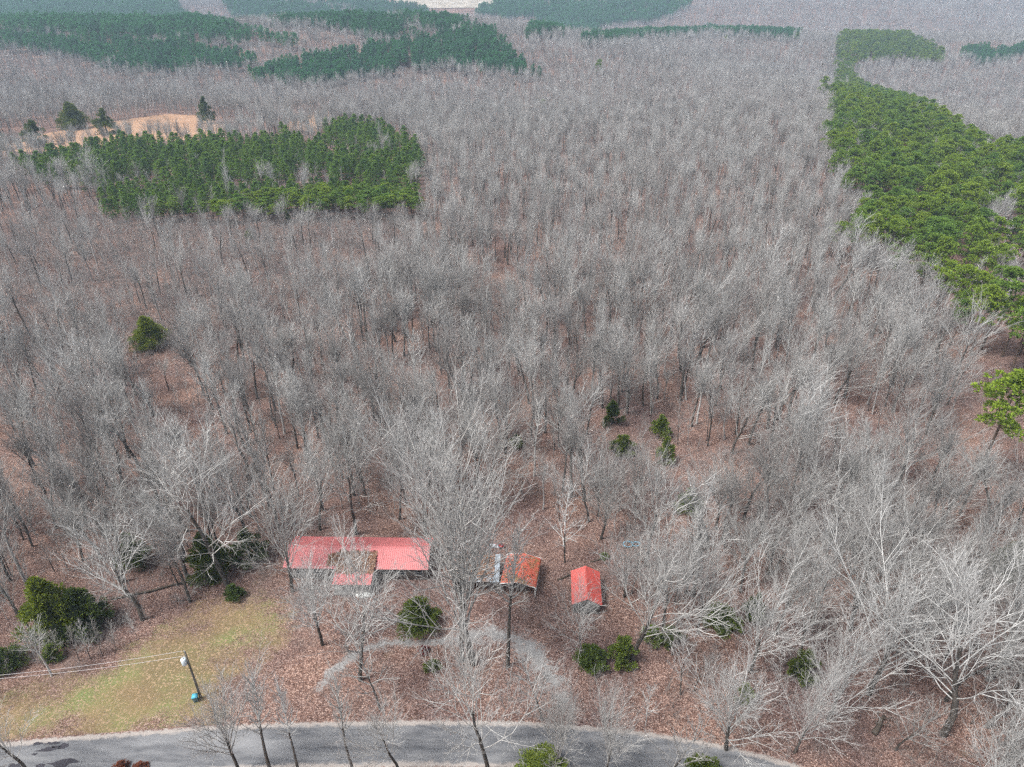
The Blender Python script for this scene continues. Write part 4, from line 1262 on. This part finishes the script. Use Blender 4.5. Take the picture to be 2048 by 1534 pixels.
def clear_of(x, y, pts, d):
    if len(pts) == 0: return np.ones(len(x), bool)
    return np.min(np.hypot(x[:, None] - pts[None, :, 0], y[:, None] - pts[None, :, 1]), 1) > d
CF = np.array([G(a[0], a[1]) for a in EVERGREENS]); CF = CF[np.hypot(CF[:, 0], CF[:, 1]) < 205]
CN = CF - unit(CF) * 6.0; CN2 = CF - unit(CF) * 11.0                # the side that is open to view
FARC = CF[np.hypot(CF[:, 0], CF[:, 1]) > 120]
for q, d in ((CF, 3.0), (CN, 3.8), (FARC, 5.5), (FARC - unit(FARC) * 8, 5.0), (FARC - unit(FARC) * 15, 4.5)):
    ok = clear_of(NX, NY, q, d); NX, NY = NX[ok], NY[ok]
    ok = clear_of(SX, SY, q, d * .7); SX, SY = SX[ok], SY[ok]
ok = clear_of(NX, NY, taken, 5.0); NX, NY = NX[ok], NY[ok]
ok = clear_of(SX, SY, taken, 2.5); SX, SY = SX[ok], SY[ok]

big = 11.5 + 7.5 * rg.beta(1.6, 1.5, len(NX))
bk = np.array(['oak_f', 'fan_f', 'poplar', 'oak', 'fan'])[rg.choice(5, len(NX), p=[.28, .34, .18, .10, .10])]
bx_, by_ = seen(NX, NY, 0.0)
bk = np.where((by_ > 1000) & (bx_ > 1150) & (rg.random(len(NX)) < .6), np.where(rg.random(len(NX)) < .5, 'oak', 'fan'), bk)
small = np.where(inside(YOUNG, SX, SY), rg.uniform(4.5, 9.5, len(SX)), rg.uniform(6, 11.5, len(SX))); sk = np.where(rg.random(len(SX)) < .82, 'sapling', 'fan_f')
AX = np.concatenate([NX, SX]); AY = np.concatenate([NY, SY]); AH = np.concatenate([big, small]); AK = np.concatenate([bk, sk])
AZ = terr(AX, AY)
hide = np.zeros(len(AX), bool)
for cx, cy_, cr_ in [(303, 662, 44), (1320, 848, 20), (1330, 900, 24), (1245, 890, 26), (1443, 1232, 34), (145, 1185, 85), (835, 1212, 46), (1376, 1000, 24), (1222, 830, 20), (1505, 1205, 22), (1600, 1325, 26), (1032, 885, 14), (2010, 810, 70), (1895, 505, 42), (1985, 580, 60), (1172, 1170, 50), (1040, 1140, 50)]:
    for f in (.45, .6, .75, .9, 1.0):
        qx, qy = seen(AX, AY, AZ + AH * f)
        hide |= (np.hypot(qx - cx, qy - cy_) < cr_ + np.where(f < .9, 14, 4) * (AK != 'sapling'))
AX, AY, AZ, AH, AK = [q[~hide] for q in (AX, AY, AZ, AH, AK)]
AW = np.where(AK == 'sapling', rg.uniform(.95, 1.35, len(AX)), rg.uniform(.85, 1.2, len(AX)))
AR = rg.uniform(0, 2 * np.pi, len(AX)); AV = rg.integers(0, 60, len(AX))
px, py = seen(AX, AY, AZ + AH * .7)
inview = (px > 15) & (px < 2033) & (py > 10) & (py < 1510)
size = AH / np.hypot(np.hypot(AX, AY), CAM_H)
order = np.argsort(-np.where(inview, size, -1))
single = np.zeros(len(AX), bool); single[order[:300 - len(HERO)]] = True

ADJ = {'oak': 'crooked spreading bare tree', 'fan': 'vase-shaped bare tree', 'oak_f': 'long-stemmed crooked bare tree', 'fan_f': 'long-stemmed domed bare tree', 'poplar': 'straight narrow bare tree', 'sapling': 'slim bare sapling'}
def region(x, y):
    bx, by = seen(x, y, 0.0)
    col = ('behind the paired cedars', 'above the lawn', 'behind the long house', 'behind the carport', 'behind the shed', 'right of the shed', 'below the pine ridge')[int(np.searchsorted([190, 540, 860, 1110, 1290, 1640], bx))]
    row = ('deep in the woods', 'well back in the woods', 'in the second belt of trees', 'in the first belt of trees', 'low near the road')[int(np.searchsorted([740, 850, 970, 1180], by))]
    if row.startswith('low'): col = 'beside the lawn' if bx < 600 else ('right of the shed' if bx < 1640 else 'around the huge oak')
    return f'{row} {col}'
def size_word(h, k):
    if k == 'sapling': return 'taller' if h > 9.5 else 'short'
    return 'tall' if h > 16 else ('lower' if h < 13.5 else 'middling')
for i in np.nonzero(single)[0]:
    k = str(AK[i]); lab = f'{size_word(AH[i], k)} {ADJ[k]} {region(AX[i], AY[i])}'
    place_tree(k, int(AV[i]), AX[i], AY[i], AH[i], AW[i], AR[i], lab, lab)

# ---- the rest of the bare woods: ONE object
sets = []
def near_set(k, x, y, h, wd, rz, var):
    z = terr(x, y); s = h / REFH[k]
    return (LOD1[k], np.stack([x, y, z], -1), rz, np.stack([s * wd, s * wd, s], -1), var % NVAR[k])
rest = ~single
for k in KINDS:
    q = rest & (AK == k)
    sets.append(near_set(k, AX[q], AY[q], AH[q], AW[q], AR[q], AV[q]))
# middle distance
x, y = jitter_grid(-640, 640, 100, 570, 4.7, rg)
r = np.hypot(x, y)
stand = in_stand(x, y)
young_m = inside(YOUNG, x, y)
ok = (r >= near_r) & (r < mid_r) & (np.abs(x) < 40 + y * .95) & ~inside(FIELD, x, y) & ~inside(FIELD2, x, y) & (gaps(x, y) > -.85) & (edge_dist(FIELD, x, y) < -15)
gap = inside(STAND['left'], x, y) | inside(STAND['strip'], x, y)
ok &= ~stand | (gap & (rg.random(len(x)) < np.where(gaps(x * .55, y * .55) < -.5, .9, .10))) | (inside(STAND['ridge'], x, y) & (rg.random(len(x)) < np.where(gaps(x * .8, y * .8) < -.35, .8, .03)))
x, y, young_m, gap = x[ok], y[ok], young_m[ok], gap[ok]
kk = np.array(['oak_f', 'fan_f', 'poplar', 'sapling'])[rg.choice(4, len(x), p=[.30, .38, .20, .12])]
wall = (x < -32) & (np.hypot(x, y) < 330) & (y < 300)
kk = np.where((young_m | gap | wall) & (rg.random(len(x)) < .85), 'sapling', kk)
h = np.where(kk == 'sapling', rg.uniform(6, 10.5, len(x)), rg.uniform(10.5, 17, len(x)))
for k in KINDS:
    q = kk == k
    n = q.sum()
    sets.append(near_set(k, x[q], y[q], h[q], rg.uniform(.85, 1.2, n), rg.uniform(0, 6.28, n), rg.integers(0, 60, n)))
# far: small groups of trees
def bare_patch(seed, lod, n, half):
    rgp = np.random.default_rng(seed)
    parts = {}
    for i in range(n):
        k = ('oak_f', 'fan_f', 'poplar', 'fan_f')[rgp.integers(0, 4)]
        H = rgp.uniform(11, 18)
        t, c = bare_tree(k, int(rgp.integers(0, 1e6)), lod, H)
        off = np.array([rgp.uniform(-half, half), rgp.uniform(-half, half), rgp.uniform(-.6, .3)])
        for a, m in ((t[:2], 'bark_brown' if rgp.random() < .5 else 'bark_far'), (c[:2], ('bark_far', 'bark_pale', 'bark_brown', 'bark_far')[rgp.integers(0, 4)])):
            parts.setdefault(m, []).append((a[0] + off, a[1]))
    out = []
    for m, l in parts.items():
        n0 = 0; vs, fs = [], []
        for v, f in l: vs.append(v); fs.append(f + n0); n0 += len(v)
        out.append(((np.vstack(vs), np.vstack(fs)), M[m]))
    return joined('bare_patch', out)
PATCH2 = [bare_patch(900 + i, 2, 11, 9.5) for i in range(7)]
PATCH3 = [bare_patch(950 + i, 3, 14, 11.0) for i in range(6)]
for meshes, r0, r1, s in ((PATCH2, mid_r, 1250.0, 17.5), (PATCH3, 1250.0, far_r, 21.0)):
    x, y = jitter_grid(-r1, r1, 200, r1, s * .92, rg, .3)
    r = np.hypot(x, y)
    ok = (r >= r0) & (r < r1) & (np.abs(x) < 60 + y * .90)
    x, y = x[ok], y[ok]
    ok = ~in_stand(x, y) & ~inside(FIELD, x, y) & (edge_dist(FARF, x, y) < -80)
    az = np.degrees(np.arctan2(x, y)); ok &= ~((np.abs(az + 6.2) < 3.6) & (np.hypot(x, y) > 3300))
    x, y = x[ok], y[ok]
    n = len(x)
    sets.append((meshes, np.stack([x, y, terr(x, y) - .3], -1), rg.uniform(0, 6.28, n), rg.uniform(.85, 1.15, n), rg.integers(0, len(meshes), n)))
instancer('bare_woods', sets, 'grey leafless woods covering the slopes behind the buildings as far as the hills')

# ---- undergrowth: thin brush between the trunks
def brush(seed):
    rgb = np.random.default_rng(seed); m = TM()
    n = 9
    p = np.stack([rgb.normal(0, .5, n), rgb.normal(0, .5, n), np.full(n, -.1)], -1)
    d = np.stack([rgb.normal(0, .35, n), rgb.normal(0, .35, n), np.ones(n)], -1)
    L = rgb.uniform(1.2, 3.2, n)
    b = grow(p, d, L, 3, .12, .03, rgb); m.tubes(b, .014, .007, 3)
    p, d, L, t = sprout(b, L, 6, .25, 1, 50, 30, .45, rgb)
    b2 = grow(p, d, L, 2, .14, .05, rgb); m.tubes(b2, .009, .005, 3)
    p, d, L, t = sprout(b2, L, 3, .25, 1, 50, 30, .5, rgb)
    b3 = grow(p, d, L, 1, .14, .05, rgb); m.tubes(b3, .007, .004, 3)
    return joined('brush', [(m.arr(), M['bark_mid' if seed % 2 else 'bark_brown'])])
BR = [brush(40 + i) for i in range(4)]
x, y = jitter_grid(-190, 190, 35, 300, 3.6, rg)
ok = (np.abs(x) < 25 + y * .9) & ~inside(YARD, x, y) & ~in_stand(x, y) & (rg.random(len(x)) < np.where(inside(YOUNG, x, y), 1.0, .6))
x2, y2 = jitter_grid(-200, 20, 110, 300, 3.0, rg)
q2 = inside(YOUNG, x2, y2)
x = np.concatenate([x[ok], x2[q2]]); y = np.concatenate([y[ok], y2[q2]]); ok = np.ones(len(x), bool)
x, y = x[ok], y[ok]; n = len(x)
instancer('undergrowth', [(BR, np.stack([x, y, terr(x, y)], -1), rg.uniform(0, 6.28, n), rg.uniform(.7, 1.7, n), rg.integers(0, 4, n))], 'thin brown brush growing between the bare trees')

# ---- pines
PV_R = [pine(500 + i, 18.0, .50, .19, 22, 26, 12, .42, .085, True) for i in range(5)]          # ridge, tall
PV_Y = [pine(540 + i, 12.0, .25, .19, 30, 11, 9, .42, .075) for i in range(5)]            # young stand
PM_R = [(mesh_np('trunk', *t, [M['bark_pine']]), mesh_np('crown', *c, [M['pine']])) for t, c in PV_R]
PM_Y = [(mesh_np('trunk', *t, [M['bark_pine']]), mesh_np('crown', *c, [M['pine_young']])) for t, c in PV_Y]
def pine_patch(seed, n, half, H0, mat, bl=5, tf=4, nb=20, tuft=1.0, wd=.17):
    rgp = np.random.default_rng(seed); vs, fs, n0, tv, tf_, t0 = [], [], 0, [], [], 0
    for i in range(n):
        H = H0 * rgp.uniform(.8, 1.15)
        t, c = pine(int(rgp.integers(0, 1e6)), H, .30, .17, nb, tf, bl, tuft, wd)
        off = np.array([rgp.uniform(-half, half), rgp.uniform(-half, half), 0])
        vs.append(c[0] + off); fs.append(c[1] + n0); n0 += len(c[0])
        tv.append(t[0] + off); tf_.append(t[1] + t0); t0 += len(t[0])
    return joined('pine_patch', [((np.vstack(vs), np.vstack(fs)), mat), ((np.vstack(tv), np.vstack(tf_)), M['bark_pine'])])
def place_pine(kindm, var, x, y, h, ref, wide, rz, label, group):
    s = h / ref
    root = empty('pine_tree', (x, y, float(terr(x, y))), rz); root.scale = (s * wide, s * wide, s)
    tm, cm = kindm[var % len(kindm)]
    link(bpy.data.objects.new('trunk', tm), root); link(bpy.data.objects.new('crown', cm), root)
    return tag(root, label, 'tree', group)

def stand_points(name, s, rg, rmin=0, rmax=1e9, keep=1.0):
    pg = STAND[name]; lo, hi = pg.min(0), pg.max(0)
    x, y = jitter_grid(lo[0], hi[0], lo[1], hi[1], s, rg, .42)
    r = np.hypot(x, y)
    ed = edge_dist(pg, x, y); far_ = np.hypot(*pg.mean(0)) > 600
    ok = (ed > (-.8 if far_ else 1) * rg.random(len(x)) * 6 - (0 if far_ else 2)) & ((ed > 14) | (rg.random(len(x)) < .8)) & (r >= rmin) & (r < rmax) & (np.abs(x) < 30 + y * .92) & (rg.random(len(x)) < keep)
    return x[ok], y[ok]

PINE_HERO = [
 (1952, 960, 735, 'tall yellow-green pine leaning out of the frame edge below the ridge', 1.25),
 (1962, 700, 532, 'large rounded pine nearest the huge oak at the foot of the pine ridge', 1.2),
 (1925, 668, 545, 'yellow-green pine at the lowest tip of the ridge stand', 1.1),
 (1868, 580, 476, 'pale green pine standing apart below the ridge stand', 1.05),
 (1708, 520, 412, 'dark rounded pine at the front corner of the ridge stand', 1.1),
 (1775, 492, 392, 'round pine standing out of the lower edge of the ridge stand', 1.2),
 (1822, 520, 425, 'yellow-green pine among bare trees under the ridge stand', 1.1),
 (1860, 540, 432, 'broad pine at the ragged lower edge of the ridge stand', 1.3),
 (1930, 590, 480, 'bright pine between the ridge stand and the pine tip', 1.2),
 (1975, 610, 490, 'bright broad pine near the frame edge under the ridge stand', 1.3),
 (1745, 468, 385, 'small pine at the woods side of the ridge stand', 1.1),
 (1640, 218, 140, 'tall lone pine beside the neck of the ridge stand', .9),
 (1195, 165, 118, 'lone pair-topped pine in the far grey woods', .9),
 (1085, 232, 198, 'small lone pine in the middle of the far grey woods', .9),
 (1545, 190, 168, 'small lone pine in the far woods near the ridge neck', .9),
 (1450, 92, 70, 'tiny lone pine on the far wood edge', .9),
 (1590, 95, 64, 'small dark pine on the far wood edge near the ridge', .9),
 (1597, 290, 258, 'small pine in the grey woods left of the ridge stand', .9),
]
npine = 0
for i, (bx, by, ty, lab, wide) in enumerate(PINE_HERO):
    p, h = hero_place(bx, by, ty)
    h = min(max(h, 6), 24)
    place_pine(PM_R, i, p[0], p[1], h, 18.0, wide, i * 1.7, lab, None); npine += 1
HP = np.array([hero_place(a, b, c)[0] for a, b, c, _, _ in PINE_HERO])
# ridge stand
x, y = stand_points('ridge', 6.6, rg, keep=.93)
ok = clear_of(x, y, HP, 3.5) & ((np.hypot(x, y) > 300) | (gaps(x * .8, y * .8) > -.35)); x, y = x[ok], y[ok]
n = len(x); h = rg.uniform(12, 19.5, n); wd = rg.uniform(1.0, 1.5, n); rz = rg.uniform(0, 6.28, n); va = rg.integers(0, 60, n)
r = np.hypot(x, y)
ppx, ppy = seen(x, y, terr(x, y) + h)
iv = (ppx > 5) & (ppx < 2043) & (ppy > 20)
order = np.argsort(np.where(iv, r, 1e9)); one = np.zeros(n, bool); one[order[:170]] = True
RIDGE_REST = (x[~one], y[~one], h[~one], wd[~one], rz[~one], va[~one])
for i in np.nonzero(one)[0]:
    lab = ('tall ' if h[i] > 17 else 'shorter ') + ('broad ' if wd[i] > 1.35 else 'slender ') + 'pine ' + ('at the near tip' if r[i] < 215 else 'in the front part' if r[i] < 250 else 'in the middle' if r[i] < 285 else 'farther back') + ' of the ridge stand, ' + ('towards the frame edge' if ppx[i] > 1930 else 'towards the bare woods')
    place_pine(PM_R, int(va[i]), x[i], y[i], h[i], 18.0, wd[i], rz[i], lab, lab); npine += 1
# young stand and its front strip
x1, y1 = stand_points('left', 4.8, rg, keep=.86)
q = gaps(x1 * .55, y1 * .55) > -.55; x1, y1 = x1[q], y1[q]; x2, y2 = stand_points('strip', 3.6, rg, keep=.9)
x = np.concatenate([x1, x2]); y = np.concatenate([y1, y2]); st = np.concatenate([np.zeros(len(x1)), np.ones(len(x2))])
n = len(x); h = np.where(st > 0, rg.uniform(7.5, 10.5, n), rg.uniform(9, 14, n)); wd = rg.uniform(.9, 1.3, n); rz = rg.uniform(0, 6.28, n); va = rg.integers(0, 60, n)
r = np.hypot(x, y)
ppx, ppy = seen(x, y, terr(x, y) + h); iv = (ppx > 5) & (ppx < 2043)
order = np.argsort(np.where(iv, r, 1e9)); one = np.zeros(n, bool); one[order[:300 - npine]] = True
YOUNG_REST = (x[~one], y[~one], h[~one], wd[~one], rz[~one], va[~one])
for i in np.nonzero(one)[0]:
    sz = 'tall ' if h[i] > (9.4 if st[i] else 12) else ('short ' if h[i] < (8.4 if st[i] else 10.5) else 'middling ')
    wh = ('left end', 'left half', 'middle', 'right half', 'right end')[int(np.searchsorted([250, 400, 560, 720], ppx[i]))]
    lab = sz + ('broad ' if wd[i] > 1.1 else 'narrow ') + (f'bright green pine in the front strip of the young stand, {wh}' if st[i] else f'dark green pine near the front of the young stand, {wh}')
    place_pine(PM_R if st[i] else PM_Y, int(va[i]), x[i], y[i], h[i], 18.0 if st[i] else 12.0, wd[i] * (1.45 if st[i] else 1), rz[i], lab, lab)
# the rest of the pines
JR = [joined('pine', [(t, M['bark_pine']), (c, M['pine'])]) for t, c in PV_R]
JY = [joined('pine', [(t, M['bark_pine']), (c, M['pine_young'])]) for t, c in PV_Y]
def pset(meshes, rest, ref):
    x, y, h, wd, rz, va = rest; s = h / ref
    return (meshes, np.stack([x, y, terr(x, y)], -1), rz, np.stack([s * wd, s * wd, s], -1), va % len(meshes))
instancer('pine_woods', [pset(JR, RIDGE_REST, 18.0)], 'green pines along the far length of the ridge stand')
instancer('pine_woods', [pset(JY, YOUNG_REST, 12.0)], 'dark green young pines at the back of the stand before the tan clearing')
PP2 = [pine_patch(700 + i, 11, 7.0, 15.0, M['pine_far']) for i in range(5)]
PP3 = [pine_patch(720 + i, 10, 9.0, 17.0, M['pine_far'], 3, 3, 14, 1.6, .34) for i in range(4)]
LAB = {'middle': 'dark green pine plantation on the hill in the middle distance', 'hill': 'dark green pine plantation on the nearer of the left hills',
       'far_a': 'blue-green pine plantation on the far left hill', 'far_b': 'blue-green pine plantation on the slope behind the middle hill',
       'far_c': 'thin blue-green pine belt running down below the pale field', 'far_d': 'blue-green pine plantation on the far hill at the top centre',
       'row': 'thin line of dark pines along the far wood edge', 'right_row': 'short line of dark pines below the bluish hill at the right'}
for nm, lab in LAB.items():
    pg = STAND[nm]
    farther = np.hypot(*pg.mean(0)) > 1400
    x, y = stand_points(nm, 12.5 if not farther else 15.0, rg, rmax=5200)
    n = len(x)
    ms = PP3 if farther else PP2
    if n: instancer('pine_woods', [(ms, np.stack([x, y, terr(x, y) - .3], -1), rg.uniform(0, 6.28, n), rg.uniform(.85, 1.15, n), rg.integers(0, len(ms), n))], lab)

# ---- cedars and other evergreens that stand singly
CED = [cedar(60 + i, 6.0, 3.0) for i in range(4)] + [cedar(80, 8.0, 4.4, 110, 110, .36), cedar(81, 7.0, 4.6, 100, 110, .36)]
CM = {}
def cedar_mesh(i, mat):
    if (i, mat) not in CM:
        t, c = CED[i]; CM[(i, mat)] = (mesh_np('trunk', *t, [M['bark_dark']]), mesh_np('crown', *c, [M[mat]]))
    return CM[(i, mat)]
def evergreen(px_, py_, h, wd, var, mat, lab, name='cedar_tree', cat='tree'):
    x, y = G(px_, py_)
    ref = {4: (8.0, 4.4), 5: (7.0, 4.6)}.get(var, (6.0, 3.0))
    root = empty(name, (x, y, float(terr(x, y))), px_ * .37)
    root.scale = (wd / ref[1], wd / ref[1], h / ref[0])
    tm, cm = cedar_mesh(var, mat)
    link(bpy.data.objects.new('trunk', tm), root); link(bpy.data.objects.new('crown', cm), root)
    tag(root, lab, cat)
for a in EVERGREENS:
    evergreen(*a)
evergreen(108, 1318, 2.6, 2.6, 3, 'cedar', 'tiny bright green pine seedling at the lawn edge', 'pine_seedling')
evergreen(865, 1338, 1.6, 1.8, 0, 'cedar_dark', 'small green bush by the inner driveway edge', 'bush', 'bush')
evergreen(1208, 1116, 1.1, 1.2, 1, 'cedar', 'tiny green bush behind the shed', 'bush', 'bush')
M['red_leaf'] = mat_leaf('red_leaves', (.14, .012, .012), (.32, .03, .03), .2, (1, 1, 1))
M['rust_leaf'] = mat_leaf('rust_leaves', (.14, .045, .025), (.32, .11, .06), .2, (1, 1, 1))
evergreen(848, 1305, 1.2, 1.3, 2, 'red_leaf', 'small dark red bush beside the driveway', 'bush', 'bush')
evergreen(246, 1538, 1.2, 1.5, 3, 'rust_leaf', 'rust leaved bush on the near verge, left of two', 'bush', 'bush')
evergreen(282, 1541, 1.1, 1.4, 1, 'rust_leaf', 'rust leaved bush on the near verge, right of two', 'bush', 'bush')

# saplings at the lawn edge below the big cedars
for i, (bx, by, hh) in enumerate([(120, 1310, 5.5), (158, 1322, 6.5), (182, 1318, 6.8), (205, 1312, 6.2), (232, 1300, 5.0), (300, 1252, 3.8), (275, 1275, 4.6), (90, 1335, 4.0)]):
    p = P(bx, by)
    place_tree('sapling', i, p[0], p[1], hh, 1.0, i * 2.1, 'slim pale sapling in the row along the lawn edge below the paired cedars', 'saplings along the lawn edge')

# ------------------------------------------------------------------ haze
def haze():
    b = MB().box((0, 0, 0), (18600, 18600, 1))
    o = b.build('haze', None)
    v = o.data.vertices
    zt, zb = 125.0, -45.0
    for q in v: q.co.z = zt if q.co.z > 0 else zb
    m = bpy.data.materials.new('haze'); m.use_nodes = True
    nt = m.node_tree; nt.nodes.remove(nt.nodes['Principled BSDF'])
    pv = nt.nodes.new('ShaderNodeVolumePrincipled')
    pv.inputs['Color'].default_value = (.60, .79, 1.0, 1)
    pv.inputs['Density'].default_value = .00020
    pv.inputs['Anisotropy'].default_value = 0.0
    nt.links.new(pv.outputs[0], nt.nodes['Material Output'].inputs['Volume'])
    o.data.materials.clear(); o.data.materials.append(m)
    tag(o, 'thin bluish haze over the far hills', None, None, 'stuff')
haze()
